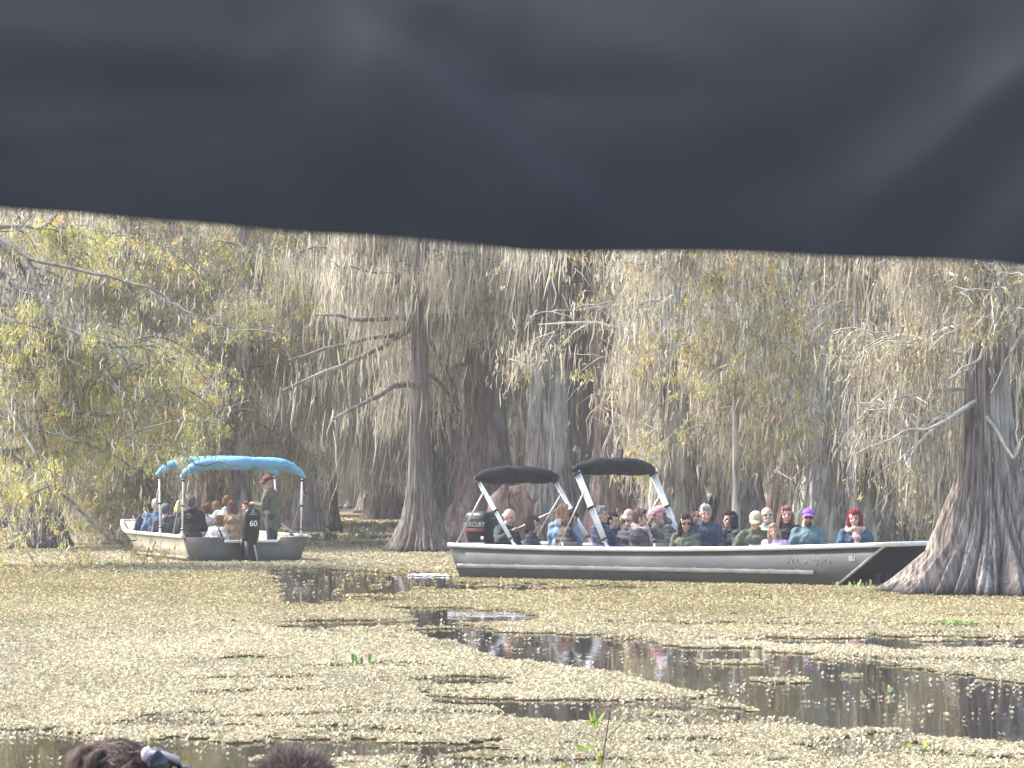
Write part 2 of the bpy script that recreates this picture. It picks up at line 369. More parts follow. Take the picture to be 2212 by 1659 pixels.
def add_crown(e, tubes, pts, tips, r_, pal, moss_per, leaf_frac, m_limb, L=(.3, 1.3), mw=.012, leaf_per=14, lsize=.085, lw=.013, tint=(1, 1, 1), clump=.5):
    tubes_obj("branches", tubes, m_limb, e)
    allp = np.vstack([pts, tips])
    if moss_per:
        V, F, c = moss_np(allp, r_, int(moss_per*1.8), L, mw, tint=tint); npmesh("hanging_moss", V, F, M_moss, e, col=c)
    if leaf_frac > 0:
        # foliage gathers in patches, with bare stretches between
        nz_ = fbm(allp[:, 0]*.7+allp[:, 1]*.5+50, allp[:, 2]*.8+50, int(r_.integers(99)), 2)
        k = (nz_ > clump) & (r_.random(len(allp)) < leaf_frac)
        A = allp[k]
        if len(A):
            V, F, c = leaf_np(A, pal, r_, leaf_per, lsize, lw); npmesh("crown", V, F, M_leaf, e, col=c)
TRUNKS = ((1145, 1345, 500, 1300, .93), (880, 940, 830, 1300, .95), (940, 1095, 700, 1300, .93), (1735, 1850, 600, 1300, .95), (1860, 1965, 860, 1300, .93), (1415, 1510, 580, 1300, .92), (2055, 2195, 900, 1300, .95))
def cypress(label, px, d, H=17, r0=.3, rb=1.0, hf=.8, bk='grey', lean=(0, 0), seed=1, zr=(2.4, 9), nl=16, Lr=(1.5, 4.5), droop=.6,
            moss=4, leaf=.15, pal='olive', nfl=13, nth=72, nz=60, L=(.3, 1.3), mw=.012, azr=None, extra=None, tint=(1, 1, 1), m_limb=None, clump=.5, leaf_per=14, clear=TRUNKS, sub=7, lsize=.085, amp=.26, lw=.013):
    x = (px-CW/2)/FPX*d; e = empty("cypress_tree", (x, d, 0)); r_ = np.random.default_rng(seed)
    tag(e, label, "tree")
    trunk_mesh("trunk", H, r0, rb, hf, seed, M_bark[bk], e, lean, nth, nz, nfl, amp)
    tubes, pts, tips = grow(r_, H, r0, lean, zr, nl, Lr, droop, azr, sub)
    if extra: 
        for (poly, ra, rbb) in extra:
            q = np.array([np.array(P(a, b_, dd)) - np.array([x, d, 0]) for a, b_, dd in poly])
            # smooth resample
            tt = np.linspace(0, len(q)-1, len(q)*4-3); q = np.stack([np.interp(tt, np.arange(len(q)), q[:, k]) for k in range(3)], 1)
            q[1:-1] += r_.normal(0, .02, (len(q)-2, 3)); tubes.append((q, np.linspace(ra, rbb, len(q)), 7))
            pts = np.vstack([pts, q[2:]])
    def keep(p):
        a, b_ = to_px(p[:, 0]+x, p[:, 1]+d, p[:, 2]); k = np.ones(len(p), bool)
        for (c0, c1, c2, c3, pr) in clear: k &= ~((a > c0) & (a < c1) & (b_ > c2) & (b_ < c3) & (r_.random(len(p)) < pr))
        return k
    if clear:
        pts = pts[keep(pts)]; tips = tips[keep(tips)]; tubes = [t for t in tubes if t[2] > 4 or keep(t[0][-1:])[0]]
    add_crown(e, tubes, pts, tips, r_, LEAFC[pal], moss, leaf, m_limb or M_limb, L, mw, leaf_per, lsize, lw, tint, clump)
    return e
def copy_tree(src, loc, rz, sc):
    c = src.copy(); C.objects.link(c); c.location = loc; c.rotation_euler = (0, 0, rz); c.scale = (sc, sc, sc)
    for ch in src.children:
        k = ch.copy(); C.objects.link(k); k.parent = c
    return c
# --- the trees that can be told apart, from the photo
WH = M_limbw
cypress("massive fluted cypress at the right edge in front of the bow of the aluminium boat", 2137, 45.7, 16, .27, 1.22, .86, 'big', (.005, 0), 21,
        (2.4, 6), 11, (1.0, 2.4), .6, 2, .6, 'olive', tint=(.72, .70, .68), L=(.15, .7), mw=.008, clear=((2040, 2195, 720, 1300, .97),), nfl=21, nth=300, nz=180, amp=.46, sub=10, m_limb=WH, lsize=.06, lw=.009,
        extra=[([(2135, 620, 46), (2090, 800, 45.2), (2050, 818, 45)], .02, .006),
               ([(2212, 660, 45), (2150, 730, 45), (2110, 780, 45), (2050, 820, 44.8)], .035, .012),
               ([(2240, 680, 45), (2180, 760, 45), (2140, 850, 44.8)], .025, .008),
               ([(2060, 560, 45.4), (2110, 580, 45.4), (2140, 620, 45.5), (2120, 700, 45.4), (2080, 770, 45)], .022, .007),
               ([(2230, 590, 45.6), (2190, 578, 45.6), (2130, 600, 45.6), (2110, 560, 45.6)], .035, .014),
               ([(2120, 860, 45.6), (2030, 920, 45), (1950, 930, 44.6), (1850, 980, 44.2)], .03, .008),
               ([(2130, 900, 45.4), (2190, 990, 45), (2212, 940, 45)], .028, .01)])
cypress("broad dark fluted cypress standing in the gap between the two boats", 908, 72.3, 15, .21, .74, .66, 'brown', (.004, 0), 22, (3.4, 9), 14, (2, 5.5), .45, 4, .10, 'olive', nfl=15, nth=150, nz=100, amp=.32,
        extra=[([(905, 830, 72), (850, 830, 71), (790, 870, 70.5), (720, 905, 70)], .075, .03),
               ([(900, 700, 72.4), (830, 745, 72), (740, 790, 71), (610, 845, 70.5)], .075, .03),
               ([(905, 660, 72.2), (870, 720, 71.8), (780, 735, 71.2), (620, 780, 70.5)], .06, .03),
               ([(890, 690, 72), (780, 690, 71), (680, 680, 70)], .055, .025)])
cypress("reddish trunk close behind the dark cypress in the gap between boats", 958, 80, 16, .30, .9, 1.0, 'brown', (0, 0), 23, (3, 10), 14, (2, 5), .6, 6, .06, 'olive', nth=100, nz=80, nfl=11)
cypress("wide reddish brown cypress behind the outboard of the aluminium boat", 1045, 76, 17, .44, 1.1, 1.1, 'red', (-.006, 0), 24, (4, 9), 13, (2, 4.5), .7, 5, .05, 'olive', nth=110, nz=80, nfl=12, L=(.5, 1.9),
        extra=[([(1150, 585, 74), (1090, 590, 74.5), (1000, 625, 75)], .05, .03), ([(1160, 640, 74), (1080, 650, 74.5), (960, 670, 75)], .05, .025)])
cypress("tall pale grey cypress above the gap between the two black folded canopies", 1180, 72, 18, .38, .8, 1.3, 'grey', (.008, 0), 25, (5.6, 10), 9, (2, 4), .6, 3, .05, 'olive', nth=110, nz=80, L=(.4, 1.7),
        extra=[([(1235, 720, 71), (1190, 690, 71), (1110, 690, 71), (1020, 745, 71)], .045, .02)])
cypress("grey cypress with paired stems rising behind the higher black canopy", 1248, 75, 18, .30, .75, 1.4, 'brown', (.010, 0), 26, (5.2, 10), 8, (2, 4), .6, 3, .05, 'olive', nth=90, nz=70)
cypress("dark leaning cypress behind the right end of the higher black canopy", 1322, 70, 17, .27, .75, 1.0, 'red', (-.028, 0), 27, (4.6, 9), 8, (2, 4), .7, 3, .12, 'rust', nth=90, nz=70)
cypress("grey cypress behind the white poles at the middle of the aluminium boat", 1452, 66, 17, .28, .8, 1.1, 'grey', (-.006, 0), 28, (3.6, 8), 12, (2, 4.5), .8, 3, .22, 'rust', nth=100, nz=80, L=(.3, 1.1), m_limb=WH)
cypress("whitish lichened cypress above the woman with long reddish hair", 1768, 84, 18, .36, .85, 1.0, 'pale', (-.004, 0), 29, (5.4, 10), 9, (2, 4), .7, 3, .25, 'rust', nth=90, nz=70, m_limb=WH)
cypress("smooth grey cypress behind the man in the purple cap", 1820, 73, 17, .30, .8, 1.2, 'grey', (.006, 0), 30, (2.6, 8), 14, (2, 4.5), .8, 3, .25, 'rust', nth=90, nz=70, m_limb=WH)
cypress("buttressed grey cypress behind the woman with magenta hair", 1912, 66, 16, .40, .95, 1.1, 'grey', (.004, 0), 31, (2.6, 8), 16, (2, 4.5), .9, 3, .25, 'rust', nth=110, nz=80, m_limb=WH)
cypress("reddish cypress between the magenta haired woman and the massive right trunk", 1958, 88, 17, .32, .8, 1.2, 'red', (-.003, 0), 32, (3, 9), 14, (2, 4), .8, 4, .22, 'rust')
cypress("mossy cypress half hidden past the right side of the massive trunk", 2235, 62, 16, .25, .7, 1.0, 'brown', (0, 0), 33, (2, 7), 16, (2, 4), .8, 5, .15, 'olive')
cypress("dark rough cypress beside the right pole of the blue canopied boat", 664, 97, 17, .26, .55, .9, 'brown', (-.001, 0), 34, (4.6, 11), 12, (2, 5), .5, 5, .05, 'olive', L=(.3, 1.4))
cypress("fluted grey cypress just right of the blue canopied boat", 708, 106, 17, .22, .45, .7, 'grey', (.004, 0), 35, (5.5, 12), 12, (2, 5), .5, 5, .05, 'olive')
cypress("broad grey cypress behind the seated backs in the blue canopied boat", 470, 84, 16, .5, .75, 1.3, 'brown', (0, 0), 36, (2.4, 9), 16, (2, 5), .8, 5, .15, 'green')
cypress("slanting grey cypress behind the standing boat driver", 545, 90, 16, .34, .6, 1.2, 'grey', (.03, 0), 37, (2.6, 9), 14, (2, 5), .8, 5, .1, 'green')
cypress("slim far cypress with a flared foot at the centre of the gap", 757, 190, 22, .55, 1.15, 1.2, 'grey', (-.004, 0), 38, (5, 17), 16, (2.5, 6), .8, 6, .08, 'olive', mw=.035, L=(.8, 2.6))
cypress("stubby far cypress standing in the weed right of the gap", 829, 128, 18, .62, .92, .8, 'brown', (.002, 0), 39, (3.4, 13), 16, (2, 5), .8, 6, .05, 'olive', mw=.03, L=(.6, 2))
cypress("pale twin far cypress behind the stubby one in the gap", 808, 165, 20, .5, .9, 1.2, 'grey', (.01, 0), 40, (4, 15), 14, (2.5, 6), .8, 6, .05, 'olive', mw=.03, L=(.7, 2.4))
cypress("smooth lilac grey cypress rising beside the end of the higher black canopy", 1445, 92, 19, .33, .8, 1.3, 'grey', (0, 0), 41, (6, 12), 8, (2, 5), .7, 5, .2, 'rust')
cypress("brown cypress behind the couple in the middle of the aluminium boat", 1600, 96, 18, .3, .8, 1.2, 'brown', (.004, 0), 42, (2.6, 11), 18, (2, 5), .9, 3, .25, 'rust', m_limb=WH)
cypress("reddish slender cypress above the girl in lilac", 1690, 90, 18, .2, .6, 1.2, 'red', (.002, 0), 43, (2.6, 11), 18, (2, 5), .9, 3, .25, 'rust', m_limb=WH)
# the leafy boughs at the left, in front of the blue canopy
CLR = ((-300, 250, 1070, 1300, .8), (230, 420, 1000, 1300, .80), (380, 760, 985, 1300, 1.0), (420, 760, 930, 990, .7))
GL = dict(mw=.010,  pal='green', L=(.12, .45), clump=.36, sub=11, leaf_per=30, lsize=.065, lw=.010)
cypress("leafy yellow green cypress at the left edge with long sloping boughs", -120, 60, 14, .28, .8, .9, 'grey', (0, 0), 51, (1.6, 6), 22, (2.5, 6.5), .8, 2, .7, azr=(-.9, .9), clear=CLR, **GL,
        extra=[([(-60, 470, 60), (60, 560, 59), (200, 590, 58.5), (320, 620, 58), (380, 660, 58), (470, 705, 57.8), (600, 720, 57.6)], .04, .010),
               ([(-60, 740, 60), (60, 750, 59), (180, 790, 58.5), (260, 850, 58), (320, 910, 57.8), (380, 960, 57.6)], .04, .012),
               ([(-60, 880, 60), (60, 915, 59), (160, 950, 58.6), (260, 990, 58.2), (330, 1050, 58)], .05, .01),
               ([(60, 560, 59), (130, 700, 58.6), (260, 760, 58.2), (330, 860, 58), (345, 940, 58), (420, 1000, 57.6), (520, 1005, 57.4)], .035, .008)])
cypress("bushy yellow green cypress left of the blue canopied boat", 90, 76, 15, .25, .7, .9, 'brown', (0, 0), 52, (1.2, 8.5), 26, (2, 5), .8, 4, .7, **GL)
cypress("golden green cypress behind the bow of the blue canopied boat", 290, 80, 15, .24, .7, .9, 'grey', (0, 0), 53, (1.3, 8.5), 26, (2, 5), .8, 3, .8, **GL)
cypress("thin leafy cypress above the blue canopy with orange sprays", 520, 79, 15, .18, .55, .9, 'grey', (.01, 0), 54, (3.2, 9), 22, (2, 4.5), .8, 3, .6, **GL)
# the brown and gold boughs over the right half, in front of the trunks
for i, (px, d, z0, lab) in enumerate(((1590, 62, 2.5, "low bough heavy with rusty needles over the couple in dark jackets"), (1850, 64, 2.2, "spreading rusty bough of the thin tree over the bow passengers"), (1390, 68, 3.2, "gold needled bough of the thin tree over the higher black canopy"))):
    cypress("thin cypress, " + lab, px, d, 12, .06, .16, .5, 'grey', (0, 0), 60+i, (z0, 7), 20, (1.5, 3.8), .9, 3, .6, 'rust', L=(.15, .5), clump=.40, leaf_per=18, nth=30, nz=40, m_limb=noise_mat("twig bark", (.22, .2, .17), (.45, .43, .38), (6, 6, 6)) if i == 0 else WH)
# --- cypresses of the swamp behind, none of which can be told from another: prototypes, then copies
protos = []
for i, (bk, pal, lf) in enumerate((('grey', 'olive', .3), ('brown', 'olive', .18), ('red', 'rust', .5), ('pale', 'green', .8))):
    e = cypress("x", 0, 100, 20, .34, .85, 1.0, bk, (.004, 0), 80+i, (2.9, 17), 42, (2.2, 5.5), .7, (4, 5, 3, 3)[i], lf, pal, mw=.027, L=(.4, 1.9), nth=48, nz=44, sub=6, leaf_per=9, lsize=.15, lw=.03, m_limb=WH if i > 1 else None, tint=(1.22, 1.2, 1.15))  # moss tint raised: haze over the far trees put into the colour
    protos.append(e)
r_ = np.random.default_rng(5); spots = []
def sector(n_, pa, pb, da, db, kinds, skip=None):
    for k in range(n_):
        for _ in range(30):
            px = r_.uniform(pa, pb); d = r_.uniform(da, db)
            if skip and skip[0] < px < skip[1] and d < skip[2]: continue
            x = (px-CW/2)/FPX*d
            if all((x-a)**2+(d-b_)**2 > 3.0**2 for a, b_, _k in spots): spots.append((x, d, kinds[r_.integers(len(kinds))])); break
sector(17, -400, 640, 96, 150, [0, 3, 3], (690, 870, 240))
sector(16, 640, 1400, 96, 150, [0, 1, 1, 2], (690, 870, 240))
sector(17, 1400, 2600, 98, 150, [0, 2, 2, 1])
sector(26, -500, 900, 150, 260, [0, 1, 3, 3], (705, 860, 215))
sector(26, 900, 2700, 150, 260, [0, 1, 2])
used = set()
for (x, d, k) in spots:
    src = protos[k]; rz = r_.uniform(0, 6.28); sc = r_.uniform(.8, 1.15)
    if k not in used: used.add(k); o = src; o.location = (x, d, 0); o.rotation_euler = (0, 0, rz); o.scale = (sc,)*3
    else: o = copy_tree(src, (x, d, 0), rz, sc)
    px_ = CW/2 + FPX*x/d; zone = "far behind the blue canopied boat" if px_ < 620 else "far behind the gap and the outboard" if px_ < 1250 else "far behind the seated passengers" if px_ < 1780 else "far behind the bow and the massive trunk"
    deep = "first rank" if d < 150 else "deepest rank"
    o["label"] = ("grey", "brown", "reddish", "pale")[k] + " mossy cypress of the " + deep + " " + zone; o["category"] = "tree"; o["group"] = "%s cypresses of the %s %s" % (("grey", "brown", "reddish", "pale")[k], deep, zone)
# --- the wood beyond, a single mass
def far_wood():
    n_ = 42000; x = rng.uniform(-75, 75, n_); y = rng.uniform(275, 330, n_); z = rng.uniform(0.3, 1, n_)**.8*27
    A = np.stack([x, y, z], 1); V, F, c = moss_np(A, rng, 1, (1.2, 4.5), .10, .5)
    k = np.repeat(fbm(x*.12, z*.12, 9, 3) > .5, 8)[:, None]
    c = np.where(k, c*np.array([1.25, 1.4, .55]), c*1.15)
    return npmesh("far_wood", V, F, M_moss, col=np.clip(c, 0, .8))
tag(far_wood(), "pale mass of moss and leaves of the forest closing the view", "forest", kind="stuff")
g = Geo()
for x in rng.uniform(-75, 75, 90):
    y = rng.uniform(270, 330); r1 = rng.uniform(.3, .6); g.tube([(x, y, 0), (x, y, 1), (x, y, 3), (x, y, 26)], [r1*2.2, r1*1.5, r1, r1*.6], 9)
g.build("trunk", M_bark['grey'], bpy.data.objects["far_wood"], True)["kind"] = "stuff"

# --- the air: a thin haze that pales the far trees
g = Geo(); g.box(-110, 110, -30, 345, -2.6, 60)
m = bpy.data.materials.new("haze"); m.use_nodes = True; n = m.node_tree.nodes; n.remove(n["Principled BSDF"])
vp = n.new("ShaderNodeVolumePrincipled"); vp.inputs["Color"].default_value = (.92, .93, .95, 1); vp.inputs["Density"].default_value = .0008
m.node_tree.links.new(vp.outputs[0], n["Material Output"].inputs["Volume"])
tag(g.build("haze", m), "thin pale haze hanging in the swamp air", "haze", kind="stuff")
# ---------------------------------------------------------------- boats
M_alu = noise_mat("weathered aluminium", (.048, .050, .051), (.078, .080, .079), (1.2, 3, 5), 7, .5, .12, .004, .15, .3, .7, .5, extra=((.6, 3, 1.5), (.15, .147, .135), .55, .75))
M_alul = noise_mat("sunlit tan aluminium", (.22, .20, .15), (.38, .34, .25), (2, 2, 3), 7, .45, .15, .004, .35, .3, .7, .5, extra=((1.5, 1.5, 3), (.55, .46, .30), .5, .7))  # lighter tone and pale patches: sun on the port side put into the colour
M_alud = noise_mat("shaded stained aluminium", (.09, .088, .08), (.15, .145, .125), (2, 3, 2), 7, .5, .12, .004, .25, .3, .7, .5, extra=((1.0, 1.0, 1.2), (.20, .10, .05), .55, .75))  # darker than the sides: the transom's shade put into the colour, plus brown stains
M_bowd = noise_mat("near black bow", (.006, .007, .011), (.014, .015, .021), (2, 2, 2), 5, .75, .1, .003, spec=.08)  # near-black colour of the raked bow panel, much darker than the sides
M_white = noise_mat("white painted rail", (.66, .67, .66), (.82, .82, .81), (3, 9, 9), 5, .4, .05, .002)
M_rail = noise_mat("scuffed grey rail", (.27, .27, .25), (.42, .42, .38), (5, 9, 9), 6, .5, .2, .004)
M_pole = noise_mat("white pole paint", (.80, .81, .82), (.88, .88, .88), (5, 5, 5), 3, .35, 0)
M_galv = noise_mat("dull tube metal", (.30, .31, .28), (.48, .48, .44), (6, 6, 6), 4, .4, 0, 0, .5)
M_black = noise_mat("black canvas", (.008, .009, .013), (.024, .025, .032), (14, 14, 14), 5, .9, .5, .01, spec=.15)
M_blue = noise_mat("blue canvas", (.12, .34, .55), (.19, .44, .66), (5, 5, 5), 5, .75, .6, .02, extra=((3, 3, 3), (.05, .30, .36), .55, .72))
M_cowl = noise_mat("black cowling", (.008, .009, .011), (.016, .017, .02), (4, 4, 4), 3, .35, 0, spec=.25)
M_txt = mat("lettering grey", .5, 0, .4, (.24, .26, .26))[0]; M_txtw = mat("lettering white", .5, 0, .4, (.85, .85, .83))[0]
M_red = mat("lettering red", .5, 0, .4, (.42, .06, .08))[0]; M_txtb = mat("lettering blue", .5, 0, .4, (.12, .2, .42))[0]
M_seat = noise_mat("grey green seat", (.16, .20, .17), (.24, .28, .24), (6, 6, 6), 4, .6, .1)
M_strap = mat("black strap", .7, 0, .3, (.02, .02, .022))[0]
def text_obj(name, s, size, m_, parent, M, ext=.004, sx=1.0):
    cu = bpy.data.curves.new(name, 'FONT'); cu.body = s; cu.size = size; cu.extrude = ext; cu.align_x = 'CENTER'; cu.align_y = 'CENTER'; cu.resolution_u = 3; cu.offset = size*.018
    t = bpy.data.objects.new("tmp", cu); C.objects.link(t); dg = bpy.context.evaluated_depsgraph_get()
    me = bpy.data.meshes.new_from_object(t.evaluated_get(dg)); bpy.data.objects.remove(t)
    me.transform(M @ Matrix.Diagonal((sx, 1, 1, 1))); me.name = name; me.materials.clear(); me.materials.append(m_)
    o = bpy.data.objects.new(name, me); C.objects.link(o); o.parent = parent; return o
def hull(e, L, Lb, xb0, ht, hb, sheer, m_side, m_bow, m_tr, bowz=None, notch=None, nose=0.0, zmid=None):
    """flat bottomed boat: x along the keel from the stern, y to port. sheer(s) top height, ht/hb half widths(s)"""
    N = 25; T = .03; zb = -.14
    S = np.linspace(0, 1, N)
    def st(s, inn):
        t = T if inn else 0
        xt = L*s; xbm = xb0 + (Lb-xb0)*s
        if inn: xt = min(max(xt, T), L-T*1.5); xbm = min(max(xbm, xb0+T), Lb-T)
        return [(xbm, -hb(s)+t, zb+(.17 if inn else 0)), (xt, -ht(s)+t, sheer(s)-.004), (xt, ht(s)-t, sheer(s)-.004), (xbm, hb(s)-t, zb+(.17 if inn else 0))]
    g = Geo(); O = [st(s, False) for s in S]; I = [st(s, True) for s in S]
    V = []; F = []
    for k in range(N): V += O[k] + I[k]
    for k in range(N-1):
        a, b = k*8, k*8+8
        F += [(a, b, b+1, a+1), (a+3, a+2, b+2, b+3), (a, a+3, b+3, b)]          # sides, bottom
        F += [(a+4, a+5, b+5, b+4), (a+7, b+7, b+6, a+6), (a+4, b+4, b+7, a+7)]  # inner
        F += [(a+1, b+1, b+5, a+5), (a+2, a+6, b+6, b+2)]                        # rim
    g.add(V, F); g.build("hull", m_side, e)
    # bow panel, closed box between the sides
    s0, s1 = O[-1], I[-1]
    g = Geo(); d = Vector((.012, 0, 0))
    A = [Vector(s0[0])+d, Vector(s0[1])+d, Vector(s0[2])+d, Vector(s0[3])+d]; B = [Vector(s1[i]) for i in range(4)]
    g.add([*A, *B], [(0, 3, 2, 1), (4, 5, 6, 7), (0, 1, 5, 4), (3, 7, 6, 2), (1, 2, 6, 5), (0, 4, 7, 3)]); g.build("bow_panel", m_bow, e)
    # transom, with a lower middle where the motor hangs
    zt = sheer(0)-.004; zn = notch[2] if notch else zt
    y0, y1 = (notch[0], notch[1]) if notch else (-.01, .01)
    def xz(z, o): return (xb0*(zt-z)/(zt-zb)) + o
    def yz(z): return hb(0) + (ht(0)-hb(0))*(z-zb)/(zt-zb)
    pts = [(-yz(zb), zb), (yz(zb), zb), (yz(zt), zt), (y1+.06, zt), (y1, zn), (y0, zn), (y0-.06, zt), (-yz(zt), zt)]
    V = [(xz(z, -.008), y, z) for y, z in pts] + [(xz(z, .035), y, z) for y, z in pts]; n_ = len(pts)
    F = []
    quads = [(0, 1, 4, 5), (1, 2, 3, 4), (0, 5, 6, 7)]
    for q in quads: F.append(q); F.append(tuple(reversed([i+n_ for i in q])))
    for i in range(n_): j = (i+1) % n_; F.append((i, i+n_, j+n_, j))
    g = Geo(); g.add(V, F); g.build("transom", m_tr, e)
    return O, I
def rail(e, name, pts, w, h, m_):
    """rectangular capping swept along pts"""
    p = np.array(pts, float); t = np.gradient(p, axis=0); t[:, 2] = 0; t /= np.linalg.norm(t, axis=1)[:, None]
    a = np.stack([-t[:, 1], t[:, 0], 0*t[:, 0]], 1)*w/2; u = np.array([0, 0, h/2])
    ring = np.stack([p-a-u, p+a-u, p+a*1.05+u*.5, p+a*.8+u, p-a*.8+u, p-a*1.05+u*.5], 1).reshape(-1, 3); n_ = len(p); k = 6
    i = np.arange(n_-1)[:, None]*k; j = np.arange(k)[None, :]; j2 = (j+1) % k
    F = np.stack([i+j, i+j2, i+k+j2, i+k+j], -1).reshape(-1, 4); g = Geo(); g.add(ring, F)
    g.add(ring[:k], [(5, 4, 3, 2), (5, 2, 1, 0)]); g.add(ring[-k:], [(0, 1, 2, 5), (2, 3, 4, 5)])
    return g.build(name, m_, e)
def bimini(e, tops, bases, rise, thick, deep, m_roll, ex=2.6, wv=.10, braces=(), npole=3, seed=1, foot=True):
    """a canvas top rolled up round its bows: roll arched across the boat, bundles of legs on both sides. tops/bases (x,z) at y = -/+"""
    r_ = np.random.default_rng(seed)
    (xt, yt, zt), (xb, yb, zb) = tops, bases
    n_ = 41; tt = np.linspace(-1, 1, n_)
    cy = tt*(yt+.06); cz = zt + rise*(1-np.abs(tt)**ex); cx = np.full(n_, xt) + .02*np.sin(tt*7+seed)
    K = 18; th = np.arange(K)*2*np.pi/K
    dz = np.gradient(cz, cy); nrm = np.stack([0*dz, -dz, 1+0*dz], 1); nrm /= np.linalg.norm(nrm, axis=1)[:, None]
    prof = np.clip((1-np.abs(tt)**3.2), .0, 1)**.7*.80 + .20
    V = []
    for i in range(n_):
        wob = 1 + wv*2*(vnoise(th*1.3+seed*9, np.full(K, tt[i]*6.0), seed)-.5) + wv*2*(vnoise(th*3+seed*9, np.full(K, tt[i]*15.0), seed+3)-.5)
        V.append(np.array([cx[i], cy[i], cz[i]]) + np.outer(np.cos(th)*deep/2*prof[i]*wob, [1, 0, 0]) + np.outer((np.sin(th)*thick/2*wob)*prof[i], nrm[i]))
    V = np.vstack(V); i = np.arange(n_-1)[:, None]*K; j = np.arange(K)[None, :]; j2 = (j+1) % K
    F = np.stack([i+j, i+j2, i+K+j2, i+K+j], -1).reshape(-1, 4); g = Geo(); g.add(V, F)
    g.add(V[:K], [[0, a, a+1] for a in range(1, K-1)]); g.add(V[-K:], [[0, a+1, a] for a in range(1, K-1)])
    g.build("rolled_canopy", m_roll, e, True)
    for sgn in (-1, 1):
        b = Vector((xb, sgn*yb, zb)); t = Vector((xt, sgn*yt, zt - .02)); ax = (t-b).normalized(); side = ax.cross(Vector((0, 1, 0))).normalized()
        for k in range(npole):
            o = side*((k-(npole-1)/2)*.038); g = Geo(); g.tube([b + ax*.10 + o*.8, b + ax*(.5+.1*k) + o, t + o*1.1 + ax*(.03*((k*2) % 3))], .017, 8); g.build("canopy_pole", M_pole, e, True)
        g = Geo(); g.tube([b, b + ax*.13], .022, 8); g.ell(b, (.035, .035, .04)); g.build("pole_foot", M_pole, e, True)
        for q in (.1, .52, .97):
            g = Geo(); c = b + (t-b)*q; g.tube([c-ax*.012, c+ax*.012], .016+.019*npole, 10); g.build("strap", M_strap, e)
    for (q, xe, sgn, ze) in braces:
        b = Vector((xb, sgn*yb, zb)); t = Vector((xt, sgn*yt, zt)); c = b + (t-b)*q
        g = Geo(); g.tube([c + Vector((0, sgn*.03, 0)), Vector((xe, sgn*yb, ze))], .013, 8); g.build("canopy_brace", M_galv, e, True)
def outboard(e, x, z, ztop, word, m_txt, yaw, seed, face, tiller=False, wm=.40, dm=.5, tsize=.13):
    """outboard on the transom: cowling, mid leg, bracket; face says where the lettering sits"""
    o_ = Geo(); H = ztop - z
    secs = [(0, .55, .60), (.06, .80, .85), (.3, .92, .96), (.55, .98, 1.0), (.78, 1.0, .98), (.92, .90, .86), (.985, .66, .62), (1.0, .2, .2)]
    K = 24; th = np.arange(K)*2*np.pi/K; V = []
    cs = np.sign(np.cos(th))*np.abs(np.cos(th))**.55; sn = np.sign(np.sin(th))*np.abs(np.sin(th))**.55
    for q, a, b in secs:
        V.append(np.stack([x - dm*.5 + cs*dm/2*a - .05*q, sn*wm/2*b, np.full(K, z + H*q)], 1))
    V = np.vstack(V); n_ = len(secs); i = np.arange(n_-1)[:, None]*K; j = np.arange(K)[None, :]; j2 = (j+1) % K
    F = np.stack([i+j, i+j2, i+K+j2, i+K+j], -1).reshape(-1, 4); o_.add(V, F)
    o_.add(V[:K], [[0, a+1, a] for a in range(1, K-1)]); o_.add(V[-K:], [[0, a, a+1] for a in range(1, K-1)])
    # mid leg, clamp bracket and anti-ventilation plate
    o_.tube([(x-.30, 0, z+.08), (x-.32, 0, z-.25), (x-.34, 0, -.3)], [.13, .105, .08], 12)
    o_.box(x-.42, x-.08, -.11, .11, -.14, -.12); o_.box(x-.14, x+.06, -.13, -.09, z-.25, z+.05); o_.box(x-.14, x+.06, .09, .13, z-.25, z+.05); o_.box(x-.05, x+.07, -.13, .13, z-.05, z+.02)
    m_ = o_.build("outboard_motor", M_cowl, e, True)
    for f in m_.data.polygons: f.use_smooth = True
    g = Geo(); g.tube([(x-dm*.5+math.cos(a)*dm/2*1.0-.04, math.sin(a)*wm/2*1.02, z+H*.80) for a in np.linspace(0, 2*math.pi, 25)], .006, 5, cap=False)
    g.build("cowl_seam", mat("cowl trim", .4, 0, .4, (.16, .17, .18))[0], m_)
    if tiller:
        g = Geo(); g.tube([(x+.02, .05, z+.30), (x+.25, .10, z+.42), (x+.62, .16, z+.50)], [.03, .022, .022], 8); g.build("tiller", M_strap, m_, True)
    return m_
def to_world(e, p): return Matrix.Translation(e.location) @ Matrix.Rotation(e.rotation_euler.z, 4, 'Z') @ Vector(p)
# --- the aluminium boat in the middle
A1 = R(-38)
b1 = empty("tour_boat", (0, 0, 0), A1)
tag(b1, "long grey aluminium flat boat full of seated passengers with two black rolled canopies", "boat")
u1 = Vector((math.cos(A1), math.sin(A1), 0)); v1 = Vector((-math.sin(A1), math.cos(A1), 0))
cs_ = Vector(((970-1106)/FPX*53.2, 53.2, 0)); b1.location = cs_ + v1*1.0
SH1 = lambda s: .524 - .12*s*(1-s)*1.6*(1-s*.3) + .092*s**2.2
HT1 = lambda s: 1.0 - .04*s; HB1 = lambda s: .80 - .04*s
O1, I1 = hull(b1, 7.9, 6.75, .14, HT1, HB1, SH1, M_alu, M_bowd, M_alu)
Sg = np.linspace(0, 1, 25)
gp = [(7.9*s, -HT1(s), SH1(s)+.01) for s in Sg] + [(7.92, y, SH1(1)+.012) for y in np.linspace(-.9, .9, 7)] + [(7.9*s, HT1(s), SH1(s)+.01) for s in Sg[::-1]]
rail(b1, "gunwale", gp, .085, .065, M_white)
rail(b1, "transom_cap", [(.0, y, SH1(0)+.008) for y in np.linspace(-.95, .95, 8)], .07, .05, M_white)
